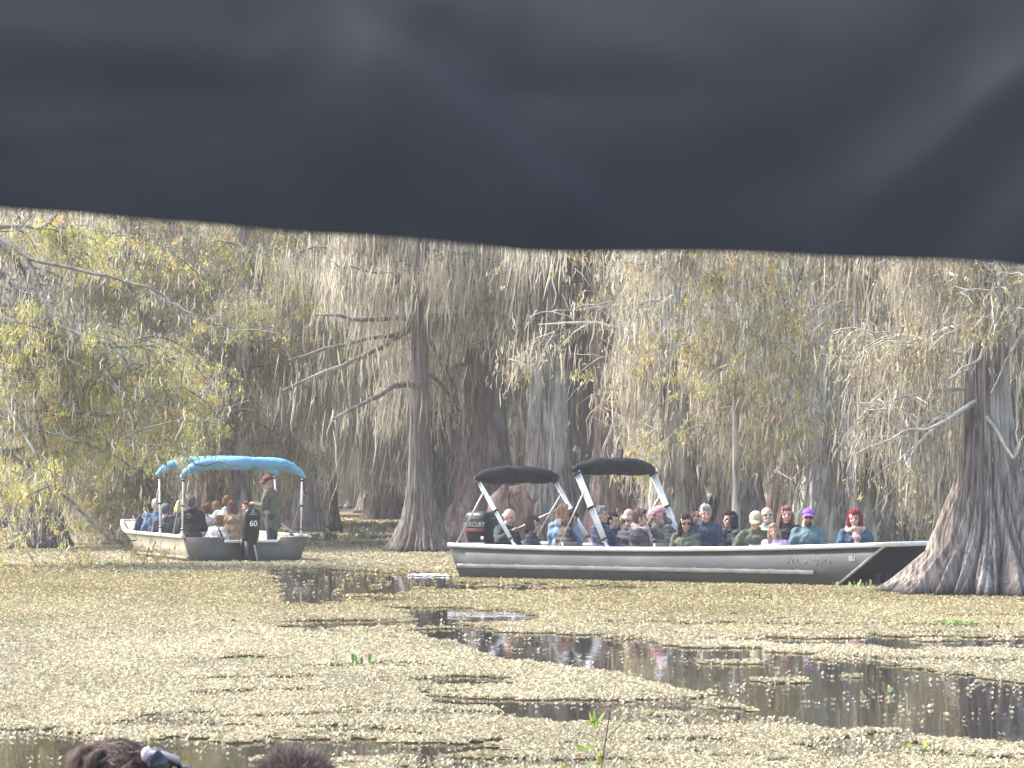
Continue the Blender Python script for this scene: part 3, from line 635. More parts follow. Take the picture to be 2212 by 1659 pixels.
def side1(x, z, off=0.0):
    """point on the starboard skin; x is the length fraction along the mid height"""
    s = x/7.4; zt = SH1(s); q = (z+.14)/(zt+.14); y = HB1(s) + (HT1(s)-HB1(s))*q; return Vector((.14*(1-q)*(1-s) + s*(6.75+(7.9-6.75)*q), -y-off, z))
for sg in (1, -1):
    pts = [side1(x, .212, .02) for x in np.linspace(.05, 6.75, 20)]; rail(b1, "rub_rail", [(p.x, p.y*sg, p.z) for p in pts], .05, .06, M_rail)
g = Geo()
for x in np.arange(.3, 6.7, .47):
    g = Geo(); a = side1(x, .25, .006); g.box(a.x-.05, a.x+.05, a.y-.012, a.y+.012, .243, .252); g.build("weld_tab", M_rail, b1)
for sg in (-1, 1):
    a = Vector(O1[-1][0]); b_ = Vector(O1[-1][1]); g = Geo(); g.tube([Vector((a.x+.01, a.y*sg*-1, a.z)) , Vector((b_.x+.01, b_.y*sg*-1, b_.z))], .022, 8); g.build("bow_trim", M_galv, b1, True)
g = Geo(); g.box(.3, 7.3, -.70, .70, .02, .045); g.build("floor", M_alu, b1)
for k in range(7):
    x = .95 + k*.86; g = Geo(); g.box(x, x+.34, -.84, .84, .24, .29); g.box(x+.05, x+.09, -.70, .70, .045, .24); g.build("bench", M_seat, b1)
    for sg in (-1, 1):
        if k in (1, 3, 5): g = Geo(); g.box(x+.30, x+.345, sg*.86-.03, sg*.86+.03, .27, .60); g.box(x+.30, x+.335, sg*.86-.33*(sg > 0), sg*.86+.33*(sg < 0), .40, .60); g.build("seat_back", M_seat, b1)
# registration, worn to smudges, and the year sticker
Msd = Matrix(((1, 0, 0, 0), (0, 0, -1, 0), (0, 1, 0, 0), (0, 0, 0, 1)))    # text plane facing -y
def on_side(x, z): return Matrix.Translation(side1(x, z, .006)) @ Matrix.Rotation(R(-8), 4, 'X') @ Msd
g = Geo(); r_ = np.random.default_rng(3)
for x0, w_, n_ in ((6.07, .16, 8), (6.36, .34, 16), (6.78, .05, 5)):
    for k in range(n_):
        x = x0 + r_.uniform(0, w_); z = .385 + r_.uniform(-.05, .05); a = side1(x, z, .004); h = r_.uniform(.006, .035); w = r_.uniform(.004, .014)
        g.box(a.x-w, a.x+w, a.y-.002, a.y+.002, z-h, z+h)
g.build("registration_marks", M_rail, b1)
g = Geo(); a = side1(7.1, .44, .005); g.box(a.x-.05, a.x+.05, a.y-.002, a.y+.002, .385, .485); stk = g.build("year_sticker", M_txtw, b1)
text_obj("lettering", "14", .085, M_txtb, stk, Matrix.Translation(side1(7.1, .435, .010)) @ Msd, .001)
zs = lambda x: SH1(x/7.9)+.035
def solveL(e, px, y, z):
    """distance along the boat at which (x, y, z) is seen at photo column px"""
    lo, hi = -2.0, 10.0
    f = lambda x: (lambda w: to_px(w.x, w.y, w.z)[0])(to_world(e, (x, y, z)))
    up = f(hi) > f(lo)
    for _ in range(40):
        m_ = (lo+hi)/2
        if (f(m_) < px) == up: lo = m_
        else: hi = m_
    return (lo+hi)/2
def z_at(e, x, y, py):
    w = to_world(e, (x, y, 0)); return CAMZ + (HOR-py)*w.y/FPX
xb = solveL(b1, 1112, -.98, .52); xt = solveL(b1, 1032, -.98, 1.5)
bimini(b1, (xt, .98, z_at(b1, xt, -.98, 1034)), (xb, .98, zs(xb)), .065, .27, .36, M_black, braces=((.80, solveL(b1, 986, -.98, .55), -1, zs(.3)), (.80, solveL(b1, 986, -.98, .55), 1, zs(.3)), (.62, solveL(b1, 1060, .98, .55), 1, zs(.3))), npole=2, seed=2)
xb = solveL(b1, 1312, -.98, .52); xt = solveL(b1, 1246, -.98, 1.5)
bimini(b1, (xt, .98, z_at(b1, xt, -.98, 1016)), (xb, .98, zs(xb)), .065, .27, .36, M_black, braces=((.72, solveL(b1, 1207, -.98, .55), -1, zs(1)), (.72, solveL(b1, 1207, -.98, .55), 1, zs(1))), npole=3, seed=5)
m1 = outboard(b1, .14, .50, 1.05, "", None, 0, 1, "side", wm=.40, dm=.52)
# lettering on the starboard flank of the cowling
Mc = Matrix.Translation((-.135, -.215, .84)) @ Msd
text_obj("lettering", "MERCURY", .10, M_txt, m1, Mc, .002, .98)
g = Geo(); g.box(-.35, .07, -.214, -.208, .765, .775); g.box(-.32, .05, -.214, -.208, .742, .750); g.build("red_stripe", M_red, m1)
g = Geo(); g.box(.0, .07, -.208, -.203, .60, .65); g.build("cowl_badge", M_galv, m1)
# --- the blue canopied boat at the left
A2 = R(108.4)
b2 = empty("tour_boat", (0, 0, 0), A2)
tag(b2, "tan aluminium boat seen from its stern with blue rolled canopies and a standing driver", "boat")
v2 = Vector((-math.sin(A2), math.cos(A2), 0))
b2.location = Vector(((396-1106)/FPX*63.2, 63.2, 0)) - v2*1.2
SH2 = lambda s: .49 + .03*s + .20*max(0, (s-.80)/.2)**1.8
HT2 = lambda s: 1.2 - .12*max(0, (s-.8)/.2)**2; HB2 = lambda s: .98 - .1*s
O2, I2 = hull(b2, 6.0, 5.0, .10, HT2, HB2, SH2, M_alul, M_alul, M_alud, notch=(-.62, .42, .40))
gp = [(6.0*s, -HT2(s), SH2(s)+.008) for s in Sg] + [(6.02, y, SH2(1)+.01) for y in np.linspace(-.95, .95, 7)] + [(6.0*s, HT2(s), SH2(s)+.008) for s in Sg[::-1]]
rail(b2, "gunwale", gp, .075, .06, noise_mat("cream painted rail", (.60, .56, .46), (.80, .76, .66), (3, 3, 9), 5, .45, .05))
rail(b2, "transom_cap", [(.01, y, .405) for y in np.linspace(-.60, .40, 6)], .06, .05, M_pole)
for sg in (1, -1): rail(b2, "rub_rail", [(.1+4.9*s, sg*(HB2(s)+.10), .10) for s in Sg], .06, .05, M_alul)
g = Geo(); g.box(.3, 5.4, -.85, .85, .02, .045); g.build("floor", M_alud, b2)
for k in range(5):
    x = 1.1 + k*.86; g = Geo(); g.box(x, x+.34, -.98, .98, .24, .29); g.box(x+.05, x+.09, -.85, .85, .045, .24); g.build("bench", M_seat, b2)
g = Geo(); g.tube([(.25, -.98, .5), (.3, -.9, .62), (.7, -.75, .78), (1.1, -.72, .8)], .022, 8); g.tube([(.45, -.98, .5), (.45, -.94, .62)], .02, 8); g.build("grab_rail", M_galv, b2, True)
g = Geo(); g.tube([(.0, .42, .42), (.02, .46, .52), (.02, .53, .66)], .014, 8); g.build("stern_lever", M_strap, b2, True)
z2 = lambda x: SH2(x/6.0)+.03
def bim2(pxb, pyb, pxt, pyt, side, rise, seed, th_):
    xt_ = .25 if seed == 3 else 2.3
    xbb = xt_ + (.1 if seed == 3 else -.1)
    zt_ = z_at(b2, xt_, 1.14, pyt)
    bimini(b2, (xt_, 1.14, zt_), (xbb, 1.14, z2(xbb)), rise, th_, .34, M_blue, npole=1, seed=seed, ex=5.0, wv=.07, braces=((.75, xbb+.75, 1, z2(.5)), (.75, xbb+.75, -1, z2(.5))))
bim2(390, 1157, 379, 1032, 1, .27, 3, .25); bim2(341, 1156, 344, 1026, 1, .25, 4, .24)
m2 = outboard(b2, -.03, .40, 1.03, "", None, 0, 2, "rear", tiller=True, wm=.33, dm=.48)
Mr = Matrix(((0, 0, -1, 0), (-1, 0, 0, 0), (0, 1, 0, 0), (0, 0, 0, 1)))   # text plane facing -x
text_obj("lettering", "60", .15, M_txtw, m2, Matrix.Translation((-.552, .0, .74)) @ Mr, .004)
g = Geo(); g.box(-.560, -.545, -.075, .075, .90, .918); g.box(-.560, -.545, -.06, .06, .935, .95); g.box(-.560, -.545, -.015, .015, .918, .99); g.build("cowl_badge", M_txt, m2)
g = Geo(); g.tube([(-.50, -.03, .35), (-.47, -.09, .1), (-.46, -.13, -.05)], .016, 8); g.build("steering_rod", M_galv, m2, True)
# ---------------------------------------------------------------- people
_mc = {}
def fab(c, kind='cloth'):
    k = (tuple(c), kind)
    if k not in _mc:
        c1 = tuple(v*.72 for v in c); c2 = tuple(min(v*1.2, .85) for v in c)
        if kind == 'hair': _mc[k] = noise_mat("hair", tuple(v*.55 for v in c), tuple(min(1, v*1.35) for v in c), (60, 60, 12), 4, .8, .8, .01, spec=.15)
        elif kind == 'skin': _mc[k] = noise_mat("skin", tuple(v*.92 for v in c), tuple(v*1.06 for v in c), (18, 18, 18), 3, .5, .05, .002)
        else: _mc[k] = noise_mat("fabric", c1, c2, (14, 14, 14), 5, .85, .5, .012)
    return _mc[k]
M_eye = mat("eyes", .3, 0, .5, (.035, .025, .02))[0]; M_lip = mat("lips", .5, 0, .4, (.42, .17, .14))[0]
JOBS = []
def job(name, g, voxel, m_, parent, post=None, it=2):
    o = g.build(name, m_, parent, True); r_ = o.modifiers.new("r", 'REMESH'); r_.mode = 'VOXEL'; r_.voxel_size = voxel; r_.use_smooth_shade = True
    s = o.modifiers.new("s", 'SMOOTH'); s.factor = .5; s.iterations = it
    JOBS.append((o, m_, post)); return o
def flush():
    dg = bpy.context.evaluated_depsgraph_get()
    for o, m_, post in JOBS:
        me = bpy.data.meshes.new_from_object(o.evaluated_get(dg)); old = o.data; o.modifiers.clear(); o.data = me; bpy.data.meshes.remove(old)
        me.name = o.name; me.materials.clear()
        for mm in (m_ if isinstance(m_, (list, tuple)) else [m_]): me.materials.append(mm)
        if post: post(me)
        me.polygons.foreach_set("use_smooth", np.ones(len(me.polygons), dtype=bool)); me.update()
    JOBS.clear()
def bend(p0, p1, l1, l2, out):
    p0, p1 = Vector(p0), Vector(p1); d = p1-p0; L = d.length
    if L > (l1+l2)*.985: p1 = p0 + d*((l1+l2)*.985/L); d = p1-p0; L = d.length
    a = (l1*l1 - l2*l2 + L*L)/(2*L); h = math.sqrt(max(l1*l1-a*a, 0)); n_ = d.normalized(); o = Vector(out); o = (o - n_*o.dot(n_)).normalized()
    return p0 + n_*a + o*h, p1
def person(label, loc, yaw, top, hair, skin=(.58, .37, .27), kind='plain', headyaw=0, pitch=0, roll=0, lean=0, sc=1.0, arms=(None, None), curl=.6, legs=(.05, .055, .08),
           hat=None, scarf=None, glasses=False, beard=None, hood=None, stand=False, inner=None, shade=False, head_target=None, group=None, bulk=1.22, legdir=None):
    """seat at the origin, facing +x, y to the person's left"""
    jr = np.random.default_rng(len(bpy.data.objects)); headyaw += jr.uniform(-9, 9); pitch += jr.uniform(-5, 8); roll += jr.uniform(-6, 6); lean += jr.uniform(-2, 6)
    HT = Matrix.Translation((0, 0, .1)) @ Matrix.Rotation(R(lean), 4, 'Y') @ Matrix.Translation((0, 0, -.1))
    HH = HT @ Matrix.Translation((.008, 0, .600)) @ Matrix.Scale(1.08, 4) @ Matrix.Rotation(R(headyaw), 4, 'Z') @ Matrix.Rotation(R(pitch), 4, 'Y') @ Matrix.Rotation(R(roll), 4, 'X') @ Matrix.Translation((0, 0, -.645))
    if head_target is not None:       # put the head centre where the photo shows it
        hc = HH @ Vector((0, 0, .76)); w = Matrix.Rotation(R(yaw), 3, 'Z') @ hc * sc
        loc = Vector(head_target) - w
    S = {}; E = {}; Wp = {}
    for i, sg in ((0, 1), (1, -1)):
        S[i] = HT @ Vector((.0, sg*.165, .51)); t = arms[i]
        T = Vector(t) if t is not None else Vector((.27, sg*.10, .20))
        E[i], Wp[i] = bend(S[i], T, .285, .25, (-.35, sg*.55, -.75))
    if stand: K = [(.02, .10, -.42), (.02, -.10, -.42)]; Fo = [(-.02, .12, -.80), (.0, -.12, -.80)]; hipz = .06
    else: K = [(.43, .12, .09), (.43, -.12, .09)]; Fo = [(.42, .12, -.24), (.42, -.12, -.24)]; hipz = .08
    if legdir is not None and not stand:
        Q = Matrix.Rotation(R(legdir-yaw), 3, 'Z'); K = [Q @ Vector(p) for p in K]; Fo = [Q @ Vector(p) for p in Fo]
        if (K[0]-K[1]).length and abs(((legdir-yaw+180) % 360)-180) > 90: K = K[::-1]; Fo = Fo[::-1]
    def limb(g, a, b, r0, r1, q=6):
        a, b = Vector(a), Vector(b); g.tube([a, (a+b)/2, b], [r0, (r0+r1)/2*1.04, r1], 10); g.ell(a, (r0,)*3); g.ell(b, (r1,)*3)
    # body, one continuous surface
    g = Geo()
    g.ell((0, 0, .10), (.12, .155, .11)); g.ell((.0, 0, .26), (.105, .14, .16), HT); g.ell((.0, 0, .42), (.11, .16, .14), HT)
    for i, sg in ((0, 1), (1, -1)):
        limb(g, S[i], E[i], .046, .038); limb(g, E[i], Wp[i], .038, .026)
        limb(g, (0, sg*.09, hipz), K[i], .075, .052); limb(g, K[i], Fo[i], .05, .036); g.ell(Vector(Fo[i])+Vector((.07, 0, -.02)), (.11, .042, .032))
        f = (Wp[i]-E[i]).normalized(); lat = f.cross(Vector((0, 0, 1))); lat = lat.normalized() if lat.length > .1 else Vector((0, 1, 0)); dn = lat.cross(f)
        if dn.z > 0: dn = -dn
        pc = Wp[i] + f*.05; Rm = Matrix((f, lat, dn)).transposed(); g.ell(pc, (.048, .040, .016), Rm=Rm)
        for k, (ln, of) in enumerate(((.062, -.031), (.07, -.0105), (.066, .0105), (.052, .031))):
            a = pc + f*.035 + lat*of; c1 = curl*.8; b = a + (f*math.cos(c1) + dn*math.sin(c1))*ln*.5; c = b + (f*math.cos(c1*2.4) + dn*math.sin(c1*2.4))*ln*.5
            g.tube([a, b, c], [.0088, .0082, .007], 7); g.ell(c, (.007,)*3)
        th = lat*(-sg if False else (1 if lat.dot(Vector((0, -sg, 0))) > 0 else -1)); a = Wp[i] + f*.025 + th*.03; b = a + (f*.6 + th*.5 + dn*.4)*.04; c = b + (f*.8 + dn*.5)*.03
        g.tube([a, b, c], [.012, .010, .008], 7); g.ell(c, (.008,)*3)
    limb(g, HT @ Vector((-.01, -.12, .515)), HT @ Vector((-.01, .12, .515)), .045, .045)
    g.tube([HT @ Vector((-.005, 0, .50)), HT @ Vector((-.005, 0, .58)), HH @ Vector((0, 0, .68))], [.07, .052, .05], 12)
    g.ell((-.005, 0, .780), (.092, .077, .096), HH); g.ell((.022, 0, .712), (.062, .054, .066), HH); g.ell((.062, 0, .668), (.022, .024, .018), HH)
    g.tube([(.083, 0, .775), (.103, 0, .738)], [.009, .014], 8, HH); g.ell((.103, 0, .736), (.015, .016, .011), HH)
    for sg in (1, -1):
        g.ell((-.005, sg*.075, .752), (.019, .011, .031), HH); g.ell((.058, sg*.034, .728), (.026, .022, .022), HH); g.ell((.072, sg*.031, .785), (.016, .022, .008), HH)
    g.ell((.080, 0, .694), (.012, .024, .010), HH)
    inv = np.array(HH.inverted())
    def face(me):
        n_ = len(me.polygons); c = np.empty(n_*3, np.float32); me.polygons.foreach_get("center", c); c = c.reshape(-1, 3) @ inv[:3, :3].T + inv[:3, 3]
        x, y, z = c.T; ay = np.abs(y); mi = np.zeros(n_, np.int32)
        mi[(x > .05) & (np.abs(ay-.031) < .012) & (np.abs(z-.764) < .0058)] = 1
        mi[(x > .05) & (np.abs(ay-.033) < .021) & (np.abs(z-.789) < .0035)] = 3
        mi[(x > .05) & (ay < .026) & (np.abs(z-.694) < .0075)] = 2
        me.polygons.foreach_set("material_index", mi)
    body = job("person", g, .0072, [fab(skin, 'skin'), M_eye, M_lip, fab(tuple(.5*v for v in (hair[1] if hair else (.1, .08, .06))), 'hair')], None, face, 1)
    body.location = loc; body.rotation_euler = (0, 0, R(yaw)); body.scale = (sc,)*3
    tag(body, label, "person", group)
    # jacket
    g = Geo(); B = bulk
    g.ell((0, 0, .10), (.135*B, .175*B, .115)); g.ell((.005, 0, .25), (.13*B, .165*B, .17), HT); g.ell((.0, 0, .42), (.128*B, .178*B, .15), HT)
    for i, sg in ((0, 1), (1, -1)):
        limb(g, S[i], E[i], .068*B, .057*B); limb(g, E[i], E[i]+(Wp[i]-E[i])*.93, .055*B, .041*B)
    limb(g, HT @ Vector((-.01, -.12, .525)), HT @ Vector((-.01, .12, .525)), .06, .06)
    g.tube([HT @ Vector((-.01, 0, .53)), HT @ Vector((-.01, 0, .615))], [.10, .070], 14)
    if stand: limb(g, (0, .05, .05), (0, .06, -.12), .12, .135); limb(g, (0, -.05, .05), (0, -.06, -.12), .12, .135)
    amp = {'puffer': .010, 'plain': .0, 'knit': .003}.get(kind, 0)
    sd = len(bpy.data.objects)
    def cloth(me):
        n_ = len(me.vertices); c = np.empty(n_*3, np.float32); me.vertices.foreach_get("co", c); c = c.reshape(-1, 3); nn = np.empty(n_*3, np.float32); me.vertices.foreach_get("normal", nn); nn = nn.reshape(-1, 3)
        d = .026*(fbm(c[:, 0]*8+c[:, 1]*11+sd, c[:, 2]*13, sd, 4)-.5)*2
        if amp: d = d + amp*(np.abs(np.sin(c[:, 2]*math.pi/.075))**.6-.5)
        c = c + nn*d[:, None]; me.vertices.foreach_set("co", c.ravel())
    job("jacket", g, .011, fab(top), body, cloth)
    if inner:   # a lighter shirt showing in the open front
        g = Geo(); g.ell((.05, 0, .40), (.085, .055, .17), HT); g.ell((.055, 0, .2), (.085, .06, .2), HT); g.build("shirt", fab(inner), body, True)
    g = Geo()
    for i, sg in ((0, 1), (1, -1)): limb(g, (0, sg*.09, hipz), K[i], .092, .068); limb(g, K[i], Vector(Fo[i])+Vector((0, 0, .05)), .066, .056)
    g.ell((0, 0, hipz), (.13, .16, .10)); job("trousers", g, .012, fab(legs), body)
    for i in (0, 1): g = Geo(); g.ell(Vector(Fo[i])+Vector((.065, 0, -.02)), (.135, .052, .045)); g.build("shoe", fab((.05, .045, .04)), body, True)
    # hair
    if hair:
        st, hc = hair; g = Geo()
        if st == 'bald':
            g.ell((-.042, 0, .755), (.062, .078, .045), HH); g.ell((-.01, .066, .765), (.03, .015, .025), HH); g.ell((-.01, -.066, .765), (.03, .015, .025), HH)
        elif st == 'capped': g.ell((-.025, 0, .765), (.078, .078, .06), HH)
        else:
            g.ell((-.018, 0, .797), (.096, .083, .098), HH); g.ell((-.035, 0, .765), (.078, .082, .075), HH); g.ell((.025, .0, .845), (.062, .066, .046), HH)
        r_ = np.random.default_rng(sd)
        if st in ('long', 'bob', 'wavy'):
            zl = {'long': .52, 'bob': .665, 'wavy': .59}[st]
            for k in range(13):
                a = R(75 + 210*k/12); y0 = math.sin(a); x0 = math.cos(a)
                p0 = Vector((x0*.075+.0, y0*.068, .80)); p1 = Vector((x0*.082-.005, y0*.082, .70)); p2 = Vector((x0*.088+r_.uniform(-.01, .015), y0*.098, zl + r_.uniform(-.03, .04)))
                g.tube([HH @ p0, HH @ p1, (HH @ p2)], [.026, .029, .016 if st != 'bob' else .024], 8); g.ell(HH @ p2, (.016,)*3)
        if st in ('curly', 'fuzzy'):
            for k in range(46):
                v = Vector(r_.normal(0, 1, 3)).normalized()
                if v.x > .35 and v.z < .55: continue
                if v.z < -.55: continue
                g.ell((-.015+v.x*.098, v.y*.085, .79+v.z*.098), (.024,)*3, HH)
        if st == 'bun': g.ell((-.08, 0, .87), (.045, .05, .045), HH)
        def hpost(me):
            n_ = len(me.vertices); c = np.empty(n_*3, np.float32); me.vertices.foreach_get("co", c); c = c.reshape(-1, 3); nn = np.empty(n_*3, np.float32); me.vertices.foreach_get("normal", nn); nn = nn.reshape(-1, 3)
            d = .013*(vnoise(np.arctan2(c[:, 1], c[:, 0])*8+sd, c[:, 2]*13, sd)-.5)*2
            c = c + nn*d[:, None]; me.vertices.foreach_set("co", c.ravel())
        job("hair", g, .0075, fab(hc, 'hair'), body, hpost, 1)
    if not hood and not scarf and not inner:
        g = Geo(); g.tube([HT @ Vector((.128*B+.004, 0, .50)), HT @ Vector((.135*B+.004, .004, .40)), HT @ Vector((.137*B+.004, 0, .22))], .006, 5); g.build("zip", fab((.02, .02, .022)), body, True)
    if beard: g = Geo(); g.ell((.045, 0, .688), (.058, .056, .048), HH); g.ell((.085, 0, .672), (.022, .032, .028), HH); job("beard", g, .008, fab(beard, 'hair'), body)
    if glasses:
        g = Geo()
        for sg in (1, -1): g.ell((.092, sg*.032, .766), (.006, .023, .016), HH); g.tube([(.09, sg*.055, .77), (.0, sg*.078, .768)], .003, 5, HH)
        g.tube([(.096, .012, .77), (.096, -.012, .77)], .004, 5, HH); g.build("sunglasses" if glasses == 'dark' else "glasses", fab((.02, .02, .02)) if glasses == 'dark' else fab((.12, .11, .10)), body, True)
    if hat:
        hk, hcl = hat; g = Geo(); V = SPH_V*np.array([.106, .090, .088 if hk == 'cap' else .105]); V[:, 2] = np.maximum(V[:, 2], -.012 if hk == 'cap' else -.03); V = V + np.array([-.006, 0, .806]); g.add(V, SPH_F, HH)
        if hk == 'cap': 
            V = SPH_V*np.array([.085, .070, .010]); V[:, 2] -= V[:, 1]**2*3.0 + V[:, 0]*.12; V = V + np.array([.098, 0, .812]); g.add(V, SPH_F, HH)
        if hk == 'brim':
            V = SPH_V*np.array([.17, .155, .010]); V = V + np.array([0, 0, .80]); g.add(V, SPH_F, HH)
        g.build("cap" if hk != 'brim' else "hat", fab(hcl), body, True)
    if scarf:
        g = Geo(); pts = [HT @ Vector((math.cos(a)*.088+.005, math.sin(a)*.108, .578+.014*math.cos(2*a)-.02*math.cos(a))) for a in np.linspace(0, 2*math.pi, 17)]
        g.tube(pts, .046, 9, cap=False); g.tube([HT @ Vector((.08, .01, .58)), HT @ Vector((.14, .02, .47)), HT @ Vector((.155, .03, .28))], [.05, .05, .042], 9)
        job("scarf", g, .009, fab(scarf), body, cloth)
    if hood: g = Geo(); g.ell((-.085, 0, .585), (.07, .115, .065), HT); g.ell((-.06, 0, .63), (.05, .09, .05), HT); job("hood", g, .010, fab(hood), body, cloth)
    return body
def seat_on(e, px, pytop, y, sc=1.0, zoff=0):
    """world point for a head centre whose top is seen at (px, pytop) over the given side of the boat"""
    z = 1.05; x = solveL(e, px, y, z); zt = z_at(e, x, y, pytop); return to_world(e, (x, y, zt-.135*sc))
SK = dict(pale=(.60, .40, .31), mid=(.50, .31, .22), tan=(.42, .25, .17), pink=(.62, .36, .28))
def P1(label, px, py, y, yaw, top, hair, **k):
    k['sc'] = k.get('sc', 1.0)*1.04; return person(label, (0, 0, 0), yaw, top, hair, head_target=seat_on(b1, px, py, y, k.get('sc', 1.0)), legdir=-38, **k)
navy = (.035, .05, .09); dkg = (.045, .045, .05)
P1("white haired man in a dark jacket gripping the white canopy pole nearest the outboard", 1100, 1097, -.45, -40, (.03, .042, .042), ('bald', (.55, .53, .5)), skin=SK['pink'], pitch=14, arms=(None, (.36, -.26, .50)), curl=1.3, lean=6)
P1("dark haired woman in a black quilted jacket next to the white haired man", 1152, 1114, -.45, -10, (.07, .065, .08), ('bob', (.05, .03, .028)), skin=SK['pale'], kind='puffer', headyaw=-10, bulk=1.05)
P1("woman with long ginger hair in a denim jacket, seen from behind", 1216, 1089, .5, 62, (.20, .31, .46), ('long', (.42, .24, .12)), skin=SK['pale'], hood=(.45, .5, .58))
P1("woman with dark brown hair in a brown jacket below the higher black canopy's near poles", 1233, 1103, -.35, 5, (.07, .058, .05), ('bob', (.07, .04, .03)), skin=SK['mid'], lean=8, pitch=8, kind='puffer')
P1("grey haired man in a navy jacket behind the crossing white poles", 1298, 1093, -.5, -25, (.045, .06, .12), ('short', (.22, .20, .18)), skin=SK['pink'], arms=((.38, .05, .19), (.36, -.14, .19)), headyaw=10, bulk=1.1, kind='puffer')
P1("black haired person mostly hidden behind the man in the navy jacket", 1322, 1107, .45, -20, (.03, .03, .04), ('short', (.02, .018, .018)), skin=SK['pale'], sc=.95)
P1("balding white haired man in a dark quilted coat facing away", 1359, 1097, .5, 35, (.075, .07, .085), ('bald', (.7, .68, .64)), skin=SK['pink'], kind='puffer', headyaw=10)
P1("person with short brown hair and a long pale pink scarf in profile", 1383, 1099, -.5, -8, (.065, .068, .08), ('short', (.12, .075, .05)), skin=SK['pink'], kind='puffer', scarf=(.66, .48, .42), arms=((.38, .02, .2), (.38, -.12, .19)), lean=3)
P1("person in a pink cap and grey jacket turned to look back", 1424, 1093, -.05, 200, (.10, .105, .105), ('capped', (.2, .15, .1)), skin=SK['pink'], hat=('cap', (.72, .30, .34)), headyaw=-8, pitch=-12, lean=14, hood=(.13, .13, .13), arms=((.30, .1, .30), (.33, -.06, .56)))
P1("dark haired woman in sunglasses and an olive coat looking at the camera", 1481, 1109, -.55, -118, (.11, .125, .09), ('wavy', (.035, .025, .022)), skin=SK['mid'], glasses='dark', headyaw=24, roll=-6, lean=5, bulk=1.08)
P1("brown haired person hidden between the olive coat and the tall grey haired man", 1507, 1106, .5, -40, (.06, .05, .05), ('bob', (.12, .07, .05)), skin=SK['pale'], sc=.97)
P1("tall grey haired man in a navy jacket smiling at the camera", 1524, 1089, -.35, -82, (.04, .06, .10), ('short', (.28, .27, .26)), skin=SK['pink'], bulk=1.1)
P1("woman with long black hair and black scarf looking to the left", 1577, 1104, .35, -150, (.035, .06, .065), ('long', (.03, .025, .025)), skin=SK['pink'], scarf=(.02, .02, .025), headyaw=-5, sc=.95)
P1("man in a tan patterned cap and an olive vest over grey sleeves", 1632, 1104, -.5, -92, (.10, .11, .075), ('capped', (.2, .17, .14)), skin=SK['pink'], hat=('cap', (.48, .42, .27)), pitch=14, glasses='dark', lean=8, arms=(None, (.20, -.20, .14)), bulk=1.08)
P1("bald bearded man in glasses and a pale hooded top at the far side", 1656, 1094, .5, -100, (.42, .42, .42), ('bald', (.4, .36, .32)), skin=SK['pale'], glasses='clear', beard=(.38, .33, .28), headyaw=8)
P1("girl with long fair hair in a lilac jacket leaning over the side", 1671, 1131, -.6, -120, (.56, .44, .68), ('long', (.40, .28, .17)), skin=SK['pink'], sc=.84, headyaw=18, roll=6, lean=5)
P1("woman with long reddish brown hair in a black jacket behind the girl", 1698, 1093, -.05, -100, (.025, .027, .04), ('long', (.19, .105, .075)), skin=SK['pink'], headyaw=6, inner=(.55, .5, .45))
P1("bearded man in a purple cap and a teal shirt", 1746, 1098, .0, -95, (.12, .20, .22), ('capped', (.05, .03, .03)), skin=SK['tan'], hat=('cap', (.22, .10, .42)), glasses='dark', beard=(.10, .06, .045), headyaw=5, pitch=6, inner=(.30, .2, .17))
P1("woman with magenta hair, pink scarf and blue denim jacket alone near the bow", 1846, 1099, .0, -95, (.055, .105, .165), ('bob', (.24, .025, .045)), skin=SK['pale'], scarf=(.66, .40, .36), pitch=6, headyaw=-10, bulk=1.08)
def P2(label, px, py, y, yaw, top, hair, **k): return person(label, (0, 0, 0), yaw, top, hair, head_target=seat_on(b2, px, py, y, k.get('sc', 1.0)), **k)
def P2x(label, px, py, x, yaw, top, hair, **k):
    """seat at boat station x, finding the side of the boat from the photo column"""
    lo, hi = -1.2, 1.2
    for _ in range(30):
        m_ = (lo+hi)/2; w = to_world(b2, (x, m_, 1.0))
        if to_px(w.x, w.y, 1.0)[0] < px: hi = m_
        else: lo = m_
    y = max(-.85, min(.80, (lo+hi)/2)); zt = z_at(b2, x, y, py); return person(label, (0, 0, 0), yaw, top, hair, head_target=to_world(b2, (x, y, zt-.135*k.get('sc', 1.0))), legdir=108.4, **k)
P2x("dark clad passenger at the bow end, half hidden by leaves", 312, 1084, 4.9, 120, (.03, .04, .06), ('short', (.06, .05, .04)), sc=.95)
P2x("white haired passenger with blue denim sleeves seen from behind", 327, 1078, 4.1, 100, (.10, .18, .33), ('short', (.5, .49, .46)), skin=SK['pale'])
P2x("passenger in a grey jacket and dark cap behind the thin pole", 353, 1089, 3.3, 100, (.085, .085, .10), ('capped', (.1, .1, .1)), hat=('beanie', (.09, .11, .12)), bulk=1.08)
P2x("fair haired passenger in a navy top seen from behind", 390, 1081, 3.5, 95, (.03, .05, .10), ('bob', (.62, .50, .27)), skin=SK['pale'])
P2x("man with short greying hair in a black hooded jacket seen from behind", 414, 1071, 1.75, 92, (.025, .024, .03), ('short', (.14, .12, .10)), skin=SK['mid'], hood=(.03, .028, .034), bulk=1.15)
P2x("child with curly brown hair in a cream fleece", 447, 1089, 2.1, 80, (.55, .53, .52), ('curly', (.18, .09, .055)), skin=SK['pale'], sc=.9, bulk=1.1)
P2x("curly haired passenger in white beyond the child in cream", 467, 1084, 3.2, 80, (.62, .61, .62), ('curly', (.20, .11, .06)), skin=SK['pale'], sc=.92)
P2x("boy with brown hair in a pale blue shirt", 491, 1071, 2.9, 75, (.42, .52, .68), ('short', (.19, .12, .07)), skin=SK['pink'])
